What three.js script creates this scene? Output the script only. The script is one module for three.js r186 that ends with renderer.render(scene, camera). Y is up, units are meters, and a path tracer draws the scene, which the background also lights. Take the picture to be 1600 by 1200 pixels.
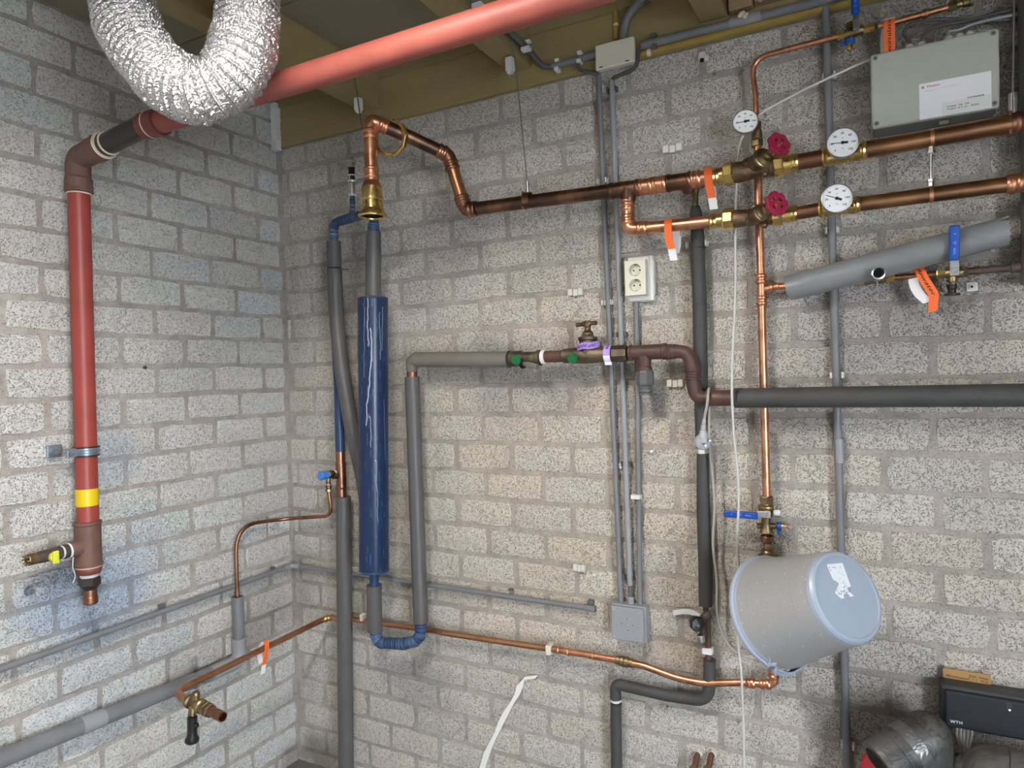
import * as THREE from 'three';
import { RoundedBoxGeometry } from 'three/addons/geometries/RoundedBoxGeometry.js';
import { mergeGeometries } from 'three/addons/utils/BufferGeometryUtils.js';
import { RectAreaLightUniformsLib } from 'three/addons/lights/RectAreaLightUniformsLib.js';
RectAreaLightUniformsLib.init();

// ---------- camera, sky, lights, exposure ----------
const scene = new THREE.Scene();
const F = 1063.33, CAM = new THREE.Vector3(2.15735, 1.6, 2.06588);
const RIGHT = new THREE.Vector3(0.88369, -0.02763, -0.46725), DOWN = new THREE.Vector3(-0.01701, -0.99949, 0.02694), FWD = new THREE.Vector3(-0.46776, -0.01586, -0.88371);
const camera = new THREE.PerspectiveCamera(2 * Math.atan(600 / F) * 180 / Math.PI, 4 / 3, 0.05, 60);
camera.matrixAutoUpdate = true;
camera.position.copy(CAM);
camera.quaternion.setFromRotationMatrix(new THREE.Matrix4().makeBasis(RIGHT, DOWN.clone().negate(), FWD.clone().negate()));
scene.add(camera);
scene.background = new THREE.Color(0.84, 0.92, 1.0);
scene.backgroundIntensity = 25;
const LAMPS = [ // ceiling battens: place, length direction, colour, strength
  { at: [1.34, 2.45, 1.58], len: 0.8, along: 'z', color: [1.0, 0.94, 0.86], power: 124 },
];
const EXPOSURE = 1.0;
const renderer = new THREE.WebGLRenderer({ antialias: true });
renderer.toneMapping = THREE.LinearToneMapping;
renderer.toneMappingExposure = EXPOSURE;
renderer.shadowMap.enabled = true;

// ---------- helpers ----------
const V = (x, y, z) => new THREE.Vector3(x, y, z);
let seed = 7;
const rnd = () => { seed = (seed + 0x6d2b79f5) | 0; let t = Math.imul(seed ^ (seed >>> 15), 1 | seed); t = (t + Math.imul(t ^ (t >>> 7), 61 | t)) ^ t; return ((t ^ (t >>> 14)) >>> 0) / 4294967296; };
const rr = (a, b) => a + (b - a) * rnd();
// measured picture positions turned into places in the room: on a plane at a known distance from the back wall (B), the left wall (L), a height (Y)
const ray = (px, py) => RIGHT.clone().multiplyScalar((px - 800) / F).addScaledVector(DOWN, (py - 600) / F).add(FWD);
const B = (px, py, z = 0) => { const d = ray(px, py); return CAM.clone().addScaledVector(d, (z - CAM.z) / d.z); };
const L = (px, py, x = 0) => { const d = ray(px, py); return CAM.clone().addScaledVector(d, (x - CAM.x) / d.x); };
const YP = (px, py, y) => { const d = ray(px, py); return CAM.clone().addScaledVector(d, (y - CAM.y) / d.y); };
const D = (px, py, t) => CAM.clone().addScaledVector(ray(px, py), t);
const Bs = (z, ...pts) => pts.map(([x, y, zz]) => B(x, y, zz ?? z));
const mix = (a, b, t) => a.clone().lerp(b, t);

const X1 = V(1, 0, 0), Y1 = V(0, 1, 0), Z1 = V(0, 0, 1);
function perp(d) { const a = Math.abs(d.y) < 0.9 ? Y1 : X1; return a.clone().cross(d).normalize(); }
function mk(pos, nor, uv) {
  const g = new THREE.BufferGeometry();
  g.setAttribute('position', new THREE.Float32BufferAttribute(pos, 3));
  if (nor) g.setAttribute('normal', new THREE.Float32BufferAttribute(nor, 3));
  g.setAttribute('uv', new THREE.Float32BufferAttribute(uv, 2));
  if (!nor) g.computeVertexNormals();
  return g;
}
// rounds the corners of a polyline
function rounded(pts, rad, n = 7) {
  if (!rad) return pts;
  const out = [pts[0]];
  for (let i = 1; i < pts.length - 1; i++) {
    const p = pts[i], a = pts[i - 1].clone().sub(p), b = pts[i + 1].clone().sub(p), la = a.length(), lb = b.length();
    a.normalize(); b.normalize();
    const th = Math.acos(Math.max(-1, Math.min(1, a.dot(b)))), t = Math.min(rad / Math.tan(th / 2), la * 0.49, lb * 0.49);
    if (Math.PI - th < 0.01) { out.push(p); continue; }
    const A = p.clone().addScaledVector(a, t), C = p.clone().addScaledVector(b, t);
    for (let k = 0; k <= n; k++) { const s = k / n; out.push(A.clone().multiplyScalar((1 - s) * (1 - s)).addScaledVector(p, 2 * s * (1 - s)).addScaledVector(C, s * s)); }
  }
  out.push(pts[pts.length - 1]);
  return out;
}
function smoothPts(pts, n = 40) { return new THREE.CatmullRomCurve3(pts, false, 'centripetal').getPoints(n); }
// a round bar swept along points; rf(s, i) may vary the radius
function sweep(pts, r, { seg = 18, caps = true, rf = null } = {}) {
  const n = pts.length, T = [];
  for (let i = 0; i < n; i++) T.push((pts[Math.min(n - 1, i + 1)].clone().sub(pts[Math.max(0, i - 1)])).normalize());
  let N = perp(T[0]); const pos = [], nor = [], uv = [], rings = [];
  let len = 0;
  for (let i = 0; i < n; i++) {
    if (i) { len += pts[i].distanceTo(pts[i - 1]); N = N.clone().addScaledVector(T[i], -N.dot(T[i])).normalize(); }
    const M = T[i].clone().cross(N), R = rf ? rf(len, i) : r, ring = [];
    let sl = 0; if (rf) { const a = Math.max(0, i - 1), b = Math.min(n - 1, i + 1), la = a < i ? len - pts[i].distanceTo(pts[i - 1]) : len, lb = b > i ? len + pts[i].distanceTo(pts[b]) : len; sl = (rf(lb, b) - rf(la, a)) / Math.max(1e-6, lb - la); }
    for (let k = 0; k <= seg; k++) {
      const a = k / seg * 2 * Math.PI, d = N.clone().multiplyScalar(Math.cos(a)).addScaledVector(M, Math.sin(a));
      ring.push([pts[i].clone().addScaledVector(d, R), sl ? d.clone().addScaledVector(T[i], -sl).normalize() : d, k / seg * 2 * Math.PI * r, len]);
    }
    rings.push(ring);
  }
  const put = (v) => { pos.push(v[0].x, v[0].y, v[0].z); nor.push(v[1].x, v[1].y, v[1].z); uv.push(v[2], v[3]); };
  for (let i = 0; i + 1 < n; i++) for (let k = 0; k < seg; k++) {
    const a = rings[i][k], b = rings[i][k + 1], c = rings[i + 1][k + 1], d = rings[i + 1][k];
    [a, b, c, a, c, d].forEach(put);
  }
  if (caps) for (const [i, s] of [[0, -1], [n - 1, 1]]) {
    const nn = T[i].clone().multiplyScalar(s), c = [pts[i], nn, 0, 0];
    for (let k = 0; k < seg; k++) {
      const a = rings[i][k], b = rings[i][k + 1], A = [a[0], nn, a[2], 0], Bq = [b[0], nn, b[2], 0];
      (s > 0 ? [c, A, Bq] : [c, Bq, A]).forEach(put);
    }
  }
  return mk(pos, nor, uv);
}
const pipe = (pts, r, bend = 0, o) => sweep(rounded(pts, bend), r, o);
// a turned shape about the axis from A along dir; profile holds [distance, radius]; few segments give a flat-sided nut
function rev(A, dir, profile, seg = 26, phase = 0) {
  const d = dir.clone().normalize(), N = perp(d), M = d.clone().cross(N), pos = [], nor = [], uv = [], flat = seg <= 12;
  const at = (t, r, a) => A.clone().addScaledVector(d, t).addScaledVector(N, Math.cos(a) * r).addScaledVector(M, Math.sin(a) * r);
  let run = 0;
  for (let i = 0; i + 1 < profile.length; i++) {
    const [t0, r0] = profile[i], [t1, r1] = profile[i + 1], l = Math.hypot(t1 - t0, r1 - r0);
    if (l < 1e-9) continue;
    const nt = -(r1 - r0) / l, nr = (t1 - t0) / l;
    for (let k = 0; k < seg; k++) {
      const a0 = phase + k / seg * 2 * Math.PI, a1 = phase + (k + 1) / seg * 2 * Math.PI;
      const P = [[t0, r0, a0, run], [t0, r0, a1, run], [t1, r1, a1, run + l], [t1, r1, a0, run + l]];
      for (const j of [0, 1, 2, 0, 2, 3]) {
        const [t, r, a, v] = P[j], p = at(t, r, a);
        pos.push(p.x, p.y, p.z);
        const q = d.clone().multiplyScalar(nt).addScaledVector(N, Math.cos(a) * nr).addScaledVector(M, Math.sin(a) * nr);
        nor.push(q.x, q.y, q.z); uv.push(a * Math.max(r0, r1), v);
      }
    }
    run += l;
  }
  return mk(pos, flat ? null : nor, uv);
}
const cyl = (A, Bp, r, seg) => { const d = Bp.clone().sub(A), l = d.length(), e = Math.min(r * 0.15, 0.0015); return rev(A, d, [[0, 0], [0, r - e], [e, r], [l - e, r], [l, r - e], [l, 0]], seg); };
const nut = (C, dir, len, r, seg = 6, phase = 0.3) => rev(C.clone().addScaledVector(dir.clone().normalize(), -len / 2), dir, [[0, 0], [0, r * 0.9], [len * 0.12, r], [len * 0.88, r], [len, r * 0.9], [len, 0]], seg, phase);
const ring = (C, dir, len, r0, r1) => rev(C.clone().addScaledVector(dir.clone().normalize(), -len / 2), dir, [[0, r0], [0, r1 * 0.97], [len * 0.2, r1], [len * 0.8, r1], [len, r1 * 0.97], [len, r0], [0, r0]], 26);
// bead: a rounded ring standing proud of a pipe
const bead = (C, dir, r, h = 0.003, w = 0.006) => { const p = []; for (let i = 0; i <= 6; i++) { const a = i / 6 * Math.PI; p.push([w / 2 - Math.cos(a) * w / 2, r + Math.sin(a) * h]); } return rev(C.clone().addScaledVector(dir.clone().normalize(), -w / 2), dir, p, 26); };
function plain(g) { const q = g.index ? g.toNonIndexed() : g; for (const k of Object.keys(q.attributes)) if (!['position', 'normal', 'uv', 'color'].includes(k)) q.deleteAttribute(k); return q; }
function place(g, c, q) { if (q) g.applyQuaternion(q); g.translate(c.x, c.y, c.z); return g; }
const quat = (x, y, z) => new THREE.Quaternion().setFromRotationMatrix(new THREE.Matrix4().makeBasis(x, y, z));
const bx = (c, s, bevel = 0.002, q) => place(plain(bevel ? new RoundedBoxGeometry(s[0], s[1], s[2], 2, Math.min(bevel, Math.min(...s) * 0.49)) : new THREE.BoxGeometry(...s)), c, q);
// a flat sheet with uv 0..1, facing along n
function sheet(c, right, up, w, h) {
  const n = right.clone().cross(up), P = [[-1, -1], [1, -1], [1, 1], [-1, 1]], pos = [], nor = [], uv = [];
  for (const j of [0, 1, 2, 0, 2, 3]) { const [a, b] = P[j], p = c.clone().addScaledVector(right, a * w / 2).addScaledVector(up, b * h / 2); pos.push(p.x, p.y, p.z); nor.push(n.x, n.y, n.z); uv.push((a + 1) / 2, (b + 1) / 2); }
  return mk(pos, nor, uv);
}
// a thin strip (tape, tag) swept along points; side is its width direction; uv: u over the width, v along
function strip(pts, side, w, th = 0.0008) {
  const pos = [], uv = [], n = pts.length, ls = [0];
  for (let i = 1; i < n; i++) ls.push(ls[i - 1] + pts[i].distanceTo(pts[i - 1]));
  const tot = ls[n - 1], row = pts.map((p, i) => {
    const t = pts[Math.min(n - 1, i + 1)].clone().sub(pts[Math.max(0, i - 1)]).normalize(), nn = side.clone().cross(t).normalize();
    return [-1, 1].map((o) => [-1, 1].map((s) => p.clone().addScaledVector(side, s * w / 2).addScaledVector(nn, o * th / 2)));
  });
  const quad = (a, b, c, d, U) => { for (const [p, u] of [[a, U[0]], [b, U[1]], [c, U[2]], [a, U[0]], [c, U[2]], [d, U[3]]]) { pos.push(p.x, p.y, p.z); uv.push(...u); } };
  for (let i = 0; i + 1 < n; i++) {
    const v0 = 1 - ls[i] / tot, v1 = 1 - ls[i + 1] / tot, a = row[i], b = row[i + 1];
    quad(a[1][0], a[1][1], b[1][1], b[1][0], [[0, v0], [1, v0], [1, v1], [0, v1]]);
    quad(a[0][1], a[0][0], b[0][0], b[0][1], [[1, v0], [0, v0], [0, v1], [1, v1]]);
    quad(a[0][0], a[1][0], b[1][0], b[0][0], [[0, v0], [0, v0], [0, v1], [0, v1]]);
    quad(a[1][1], a[0][1], b[0][1], b[1][1], [[1, v0], [1, v0], [1, v1], [1, v1]]);
  }
  return mk(pos, null, uv);
}
const used = new Map(), baseOf = new WeakMap();
function numbered(n) { const k = used.get(n) ?? 0; used.set(n, k + 1); return k ? n + '_' + String(k).padStart(3, '0') : n; }
function tag(o, label, category, group, kind) { if (label) o.userData.label = label; if (category) o.userData.category = category; if (group) o.userData.group = group; if (kind) o.userData.kind = kind; return o; }
function thing(name, label, category, base, group) { const o = new THREE.Group(); o.name = numbered(name); o.position.copy(base); baseOf.set(o, base.clone()); scene.add(o); return tag(o, label, category, group); }
function part(t, name, geos, mat, label) {
  const base = baseOf.get(t), list = [].concat(geos).map(plain), g = list.length > 1 ? mergeGeometries(list) : list[0];
  g.translate(-base.x, -base.y, -base.z);
  const m = new THREE.Mesh(g, mat); m.name = name; m.castShadow = m.receiveShadow = true; baseOf.set(m, base); t.add(m);
  if (label) m.userData.label = label;
  return m;
}
function single(name, label, category, geos, mat, base, group) {
  const list = [].concat(geos).map(plain), g = list.length > 1 ? mergeGeometries(list) : list[0];
  g.computeBoundingBox(); const b = base ?? g.boundingBox.getCenter(V(0, 0, 0)); g.translate(-b.x, -b.y, -b.z);
  const m = new THREE.Mesh(g, mat); m.name = numbered(name); m.position.copy(b); m.castShadow = m.receiveShadow = true; baseOf.set(m, b.clone()); scene.add(m);
  return tag(m, label, category, group);
}
function struct(name, geos, mat) { const m = single(name, null, null, geos, mat); m.userData.kind = 'structure'; return m; }
function dup(o, at, label, turn) { const c = o.clone(); c.name = numbered(o.name.replace(/_\d+$/, '')); if (at) c.position.copy(at); if (turn) c.quaternion.copy(turn); if (label) c.userData.label = label; scene.add(c); return c; }

// ---------- textures and materials ----------
function hash(x, y, s) { let h = Math.imul(x, 374761393) ^ Math.imul(y, 668265263) ^ Math.imul(s, 2147483647 - 58); h = Math.imul(h ^ (h >>> 13), 1274126177); return ((h ^ (h >>> 16)) >>> 0) / 4294967296; }
function vn(x, y, per, s) { // value noise that repeats after per cells
  const xi = Math.floor(x), yi = Math.floor(y), fx = x - xi, fy = y - yi, u = fx * fx * (3 - 2 * fx), v = fy * fy * (3 - 2 * fy);
  const w = (a) => ((a % per) + per) % per, x0 = w(xi), x1 = w(xi + 1), y0 = w(yi), y1 = w(yi + 1);
  const a = hash(x0, y0, s), b = hash(x1, y0, s), c = hash(x0, y1, s), d = hash(x1, y1, s);
  return a + (b - a) * u + (c - a) * v + (a - b - c + d) * u * v;
}
const sst = (e0, e1, x) => { const t = Math.max(0, Math.min(1, (x - e0) / (e1 - e0))); return t * t * (3 - 2 * t); };
function tex(n, f, srgb = false, m = n) { // f(u, v) in 0..1 gives grey or [r, g, b] in 0..1
  const d = new Uint8Array(n * m * 4);
  for (let y = 0; y < m; y++) for (let x = 0; x < n; x++) { const c = f(x / n, y / m), o = (y * n + x) * 4; for (let k = 0; k < 3; k++) d[o + k] = Math.max(0, Math.min(255, (c.length ? c[k] : c) * 255)); d[o + 3] = 255; }
  const t = new THREE.DataTexture(d, n, m); t.wrapS = t.wrapT = THREE.RepeatWrapping; t.magFilter = THREE.LinearFilter; t.minFilter = THREE.LinearMipmapLinearFilter; t.generateMipmaps = true;
  if (srgb) t.colorSpace = THREE.SRGBColorSpace;
  t.needsUpdate = true; return t;
}
const rep = (t, x, y = x) => { const c = t.clone(); c.repeat.set(x, y); c.needsUpdate = true; return c; };
function canvasTex(w, h, draw) { const c = document.createElement('canvas'); c.width = w; c.height = h; draw(c.getContext('2d'), w, h); const t = new THREE.CanvasTexture(c); t.colorSpace = THREE.SRGBColorSpace; return t; }
const lerp3 = (a, b, t) => [a[0] + (b[0] - a[0]) * t, a[1] + (b[1] - a[1]) * t, a[2] + (b[2] - a[2]) * t];

// open-textured concrete block, one tile is 0.8 m
const PITN = 1024, pits = new Float32Array(PITN * PITN);
for (let y = 0; y < PITN; y++) for (let x = 0; x < PITN; x++) {
  const u = x / PITN, v = y / PITN, wx = vn(u * 90, v * 90, 90, 5) * 1.6, wy = vn(u * 90, v * 90, 90, 6) * 1.6;
  const a = vn(u * 230 + wx, v * 230 + wy, 230, 1), b = vn(u * 120 + wy, v * 120 + wx, 120, 2), c = vn(u * 400, v * 400, 400, 3);
  const n = a * 0.5 + b * 0.28 + c * 0.22;
  pits[y * PITN + x] = sst(0.575, 0.69, n) - 0.5 * sst(0.42, 0.28, n);
}
const pitAt = (u, v) => pits[Math.floor(v * PITN) * PITN + Math.floor(u * PITN)];
const blockMap = tex(PITN, (u, v) => { const p = pitAt(u, v), g = 0.8 + 0.16 * vn(u * 400, v * 400, 400, 8) + 0.1 * (vn(u * 60, v * 60, 60, 9) - 0.5), k = p > 0 ? 1 - 0.5 * p : 1 - 0.18 * p; return [g * k, g * k * 0.99, g * k * 0.98]; });
const blockBump = tex(PITN, (u, v) => { const p = pitAt(u, v); return 0.62 - 0.6 * Math.max(0, p) + 0.18 * Math.max(0, -p) + 0.14 * vn(u * 300, v * 300, 300, 10); });
const mortarMap = tex(512, (u, v) => 0.72 + 0.22 * vn(u * 160, v * 160, 160, 11) + 0.2 * (vn(u * 24, v * 24, 24, 12) - 0.5) - 0.25 * sst(0.8, 0.9, vn(u * 130, v * 130, 130, 13)));
const mortarBump = tex(512, (u, v) => 0.5 + 0.3 * vn(u * 150, v * 150, 150, 14) + 0.2 * vn(u * 40, v * 40, 40, 15));
const grime = tex(256, (u, v) => 0.55 + 0.3 * vn(u * 8, v * 8, 8, 20) + 0.2 * vn(u * 32, v * 32, 32, 21) + 0.1 * vn(u * 100, v * 100, 100, 22));
const fineBump = tex(256, (u, v) => 0.5 * vn(u * 110, v * 110, 110, 23) + 0.5 * vn(u * 40, v * 40, 40, 24));
const fb = (u, v, s, f) => 0.5 * vn(u * f, v * f, f, s) + 0.3 * vn(u * f * 2, v * f * 2, f * 2, s + 1) + 0.2 * vn(u * f * 5, v * f * 5, f * 5, s + 2);
const std = (o) => new THREE.MeshStandardMaterial(o);
const lin = (r, g, b) => new THREE.Color().setRGB(r, g, b);
const metalTex = (a, b, lo, hi, s, f = 6) => tex(256, (u, v) => lerp3(a, b, sst(lo, hi, fb(u, v, s, f))));
const T4 = 4; // small tiles repeat every 0.25 m
const cache = new Map(), memo = (k, f) => { if (!cache.has(k)) cache.set(k, f()); return cache.get(k); };
const metal = (map, rough, bump = 0) => std({ map: rep(map, T4), metalness: 1, roughness: 1, roughnessMap: rep(memo('r' + rough, () => tex(128, (u, v) => rough[0] + (rough[1] - rough[0]) * fb(u, v, 61, 8))), T4), ...(bump ? { bumpMap: rep(fineBump, 8), bumpScale: bump } : {}) });
const M = {};
M.block = std({ map: blockMap, bumpMap: blockBump, bumpScale: 0.004, roughness: 0.95, vertexColors: true });
for (const k of ['map', 'bumpMap']) { M.block[k].repeat.set(2.3, 2.3); }
M.mortar = std({ map: rep(mortarMap, 2.2), bumpMap: rep(mortarBump, 2.2), bumpScale: 0.004, roughness: 1, vertexColors: true });
M.copper = metal(metalTex([0.82, 0.41, 0.25], [0.55, 0.26, 0.155], 0.35, 0.75, 30), [0.27, 0.46]);
M.copperDull = metal(metalTex([0.42, 0.21, 0.135], [0.27, 0.13, 0.085], 0.3, 0.75, 33, 4), [0.3, 0.48]);
M.copperBlack = metal(metalTex([0.3, 0.155, 0.1], [0.12, 0.075, 0.058], 0.28, 0.75, 36, 3), [0.34, 0.5]);
M.copperMid = metal(metalTex([0.66, 0.35, 0.2], [0.45, 0.225, 0.125], 0.3, 0.75, 59, 4), [0.32, 0.5]);
M.copperBrown = metal(metalTex([0.46, 0.24, 0.125], [0.24, 0.125, 0.072], 0.3, 0.8, 39, 3), [0.28, 0.44]);
M.brass = metal(metalTex([0.88, 0.65, 0.26], [0.6, 0.42, 0.16], 0.35, 0.75, 42), [0.2, 0.38]);
M.brassOld = metal(metalTex([0.23, 0.185, 0.135], [0.13, 0.105, 0.085], 0.3, 0.72, 46), [0.45, 0.65], 0.0005);
M.brassDull = metal(metalTex([0.46, 0.34, 0.18], [0.24, 0.18, 0.1], 0.35, 0.7, 45), [0.35, 0.5], 0.0003);
M.bronze = metal(metalTex([0.27, 0.18, 0.11], [0.15, 0.1, 0.07], 0.35, 0.7, 48), [0.42, 0.6], 0.0006);
M.zinc = std({ map: rep(metalTex([0.36, 0.41, 0.47], [0.24, 0.28, 0.33], 0.35, 0.7, 57), T4), metalness: 0.6, roughness: 0.38 });
M.bezel = std({ color: lin(0.3, 0.3, 0.31), metalness: 0.8, roughness: 0.35 });
M.wire = std({ color: lin(0.2, 0.2, 0.205), metalness: 0.5, roughness: 0.5 });
M.steel = metal(metalTex([0.72, 0.73, 0.74], [0.5, 0.51, 0.52], 0.4, 0.75, 51), [0.22, 0.4]);
M.iron = std({ map: rep(metalTex([0.13, 0.09, 0.07], [0.07, 0.055, 0.05], 0.3, 0.7, 54), T4), roughness: 0.6, metalness: 0.3, bumpMap: rep(fineBump, 8), bumpScale: 0.0006 });
const paint = (c, rough = 0.45, lo = 0.75, f = 3, bump = 0) => std({ color: lin(...c), map: rep(memo('p' + lo, () => tex(128, (u, v) => lo + (1 - lo) * 1.4 * fb(u, v, 73, 6))), f), roughness: rough, ...(bump ? { bumpMap: rep(fineBump, 10), bumpScale: bump } : {}) });
M.red = paint([0.34, 0.058, 0.047], 0.42, 0.8);
M.redDust = paint([0.35, 0.088, 0.066], 0.55, 0.8);
M.redBrown = paint([0.22, 0.055, 0.05], 0.5, 0.7, 4);
M.blackPaint = paint([0.035, 0.03, 0.028], 0.35, 0.6, 5);
M.brownBend = paint([0.095, 0.046, 0.039], 0.5, 0.65, 5, 0.0005);
M.brownIron = paint([0.17, 0.088, 0.07], 0.55, 0.7, 5, 0.0005);
M.brownPipe = paint([0.12, 0.055, 0.04], 0.45, 0.6, 5);
M.hemp = paint([0.82, 0.66, 0.52], 0.8, 0.8, 6);
M.white = paint([0.78, 0.77, 0.74], 0.45, 0.9);
M.tape = paint([0.82, 0.82, 0.83], 0.6, 0.8, 6);
M.cream = paint([0.76, 0.73, 0.62], 0.4, 0.92);
M.creamShade = paint([0.68, 0.66, 0.6], 0.45, 0.85);
M.pvc = paint([0.2, 0.205, 0.222], 0.42, 0.8);
M.pvcLight = paint([0.31, 0.32, 0.345], 0.42, 0.9);
M.bucket = paint([0.27, 0.28, 0.30], 0.36, 0.9);
M.bucketRim = paint([0.36, 0.42, 0.52], 0.34, 0.92);
M.redGloss = paint([0.42, 0.02, 0.03], 0.35, 0.85);
M.pvcShell = paint([0.235, 0.245, 0.26], 0.38, 0.85);
M.pvcDark = paint([0.12, 0.122, 0.126], 0.45, 0.75);
M.foam = paint([0.108, 0.104, 0.105], 0.4, 0.82, 3, 0.0004);
M.foamDark = paint([0.062, 0.061, 0.062], 0.6, 0.75, 3, 0.0006);
M.foamWarm = paint([0.185, 0.168, 0.15], 0.6, 0.8, 3, 0.0004);
M.blue = paint([0.022, 0.062, 0.16], 0.35, 0.7, 4, 0.0004);
M.handle = paint([0.01, 0.09, 0.42], 0.4, 0.85);
M.handleLight = paint([0.07, 0.24, 0.66], 0.4, 0.85);
M.magenta = paint([0.37, 0.018, 0.065], 0.4, 0.8, 5);
M.yellow = paint([0.8, 0.56, 0.01], 0.4, 0.9);
M.lime = paint([0.72, 0.72, 0.06], 0.45, 0.9);
M.green = paint([0.01, 0.17, 0.05], 0.45, 0.75, 6);
M.black = paint([0.012, 0.012, 0.013], 0.35, 0.8);
M.hole = std({ color: lin(0.005, 0.005, 0.005), roughness: 0.9 });
M.cable = paint([0.62, 0.62, 0.6], 0.5, 0.85);
M.cableGrey = paint([0.42, 0.4, 0.36], 0.5, 0.85);
M.cableDark = paint([0.09, 0.09, 0.095], 0.5, 0.85);
M.plug = paint([0.42, 0.43, 0.46], 0.4, 0.85);
M.enclosure = paint([0.44, 0.455, 0.40], 0.5, 0.93);
M.enclosureSide = paint([0.2, 0.215, 0.21], 0.5, 0.9);
M.navy = paint([0.014, 0.017, 0.027], 0.5, 0.9);
M.navyRim = paint([0.04, 0.042, 0.044], 0.5, 0.9);
M.olive = std({ color: lin(0.34, 0.262, 0.118), map: rep(tex(256, (u, v) => 0.78 + 0.2 * fb(u, v, 80, 4) + 0.1 * vn(u * 6, v * 90, 90, 84)), 1.2), roughness: 0.6, bumpMap: rep(fineBump, 4), bumpScale: 0.0005 });
M.oliveDark = std({ color: lin(0.32, 0.28, 0.19), map: rep(tex(256, (u, v) => 0.75 + 0.25 * fb(u, v, 85, 3)), 0.8), roughness: 0.8 });
M.ochre = paint([0.36, 0.25, 0.055], 0.5, 0.8, 5);
M.wood = std({ color: lin(0.42, 0.28, 0.17), map: rep(tex(256, (u, v) => 0.7 + 0.3 * vn(u * 4 + 2 * vn(u * 3, v * 3, 3, 88), v * 60, 60, 87)), 2), roughness: 0.75 });
M.concrete = std({ color: lin(0.2, 0.2, 0.195), map: rep(mortarMap, 1), roughness: 0.85 });
M.plaster = std({ color: lin(0.62, 0.61, 0.58), map: rep(grime, 1), roughness: 0.9 });
M.rust = paint([0.14, 0.06, 0.03], 0.8, 0.6, 8, 0.001);
M.salt = std({ color: lin(0.85, 0.84, 0.82), roughness: 0.95 });
M.clear = new THREE.MeshPhysicalMaterial({ color: lin(0.95, 0.95, 0.95), roughness: 0.05, transmission: 1, thickness: 0 });
M.glow = std({ color: lin(0.9, 0.9, 0.9), emissive: lin(1, 0.98, 0.94), emissiveIntensity: 4 });
M.led = std({ color: lin(0.3, 0.9, 0.6), emissive: lin(0.5, 1, 0.8), emissiveIntensity: 3 });
// crinkled aluminium foil
const foilH = new Float32Array(512 * 512);
for (let y = 0; y < 512; y++) for (let x = 0; x < 512; x++) { const u = x / 512, v = y / 512, a = 3 * vn(u * 14, v * 14, 14, 90), k = (n, s) => Math.abs(vn(u * n + a, v * n - a, n, s) - 0.5) * 2; foilH[y * 512 + x] = 0.5 * k(16, 91) + 0.3 * k(34, 92) + 0.2 * k(70, 93); }
const foilBump = tex(512, (u, v) => foilH[Math.floor(v * 512) * 512 + Math.floor(u * 512)]);
M.foil = std({ color: lin(0.74, 0.74, 0.75), metalness: 0.9, roughness: 0.22, bumpMap: rep(foilBump, 7), bumpScale: 0.0055 });
M.foilOld = std({ map: rep(metalTex([0.13, 0.127, 0.122], [0.07, 0.068, 0.066], 0.35, 0.7, 95), 3), metalness: 0.4, roughness: 0.5, bumpMap: rep(foilBump, 2.5), bumpScale: 0.0015 });
M.foilDark = std({ map: rep(metalTex([0.11, 0.104, 0.095], [0.055, 0.052, 0.048], 0.35, 0.7, 98), 3), metalness: 0.3, roughness: 0.6, bumpMap: rep(foilBump, 2.5), bumpScale: 0.002 });
M.foilSeam = std({ map: rep(metalTex([0.26, 0.26, 0.265], [0.16, 0.16, 0.165], 0.35, 0.7, 96), 3), metalness: 0.6, roughness: 0.36, bumpMap: rep(foilBump, 3), bumpScale: 0.002 });
// scratched blue pipe
M.blueShell = std({ map: canvasTex(512, 1024, (c, w, h) => {
  c.fillStyle = '#172d52'; c.fillRect(0, 0, w, h);
  for (let i = 0; i < 500; i++) { c.fillStyle = `rgba(${rnd() < 0.5 ? '14,30,62' : '50,80,125'},0.12)`; c.fillRect(rnd() * w, rnd() * h, rr(1, 5), rr(20, 150)); }
  c.lineCap = 'round';
  for (const [x0, y0, y1, amp, lw, al] of [[56, 10, 190, 9, 2, 0.8], [84, 120, 480, 10, 2.2, 0.85], [70, 440, 560, 8, 1.5, 0.7], [130, 600, 830, 10, 1.1, 0.6], [185, 60, 240, 7, 1.6, 0.6], [225, 40, 200, 5, 1.4, 0.6], [20, 40, 300, 6, 1.4, 0.55], [240, 380, 600, 6, 1.2, 0.5]]) {
    c.strokeStyle = `rgba(205,215,225,${al})`; c.lineWidth = lw * 5; c.beginPath(); let x = x0; c.moveTo(x, y0);
    for (let y = y0; y < y1; y += 12) { x += rr(-amp, amp) * 0.9; c.lineTo(x, y); } c.stroke();
  }
  for (let i = 0; i < 160; i++) { c.strokeStyle = `rgba(200,212,225,${rr(0.15, 0.5)})`; c.lineWidth = rr(2.5, 7); const x = rnd() * w, y = rnd() * h, l = rr(6, 40); c.beginPath(); c.moveTo(x, y); c.lineTo(x + rr(-4, 4), y + l); c.stroke(); }
}), roughness: 0.3 });
M.blueShell.map.wrapS = M.blueShell.map.wrapT = THREE.RepeatWrapping; M.blueShell.map.repeat.set(2, 1);
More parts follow.
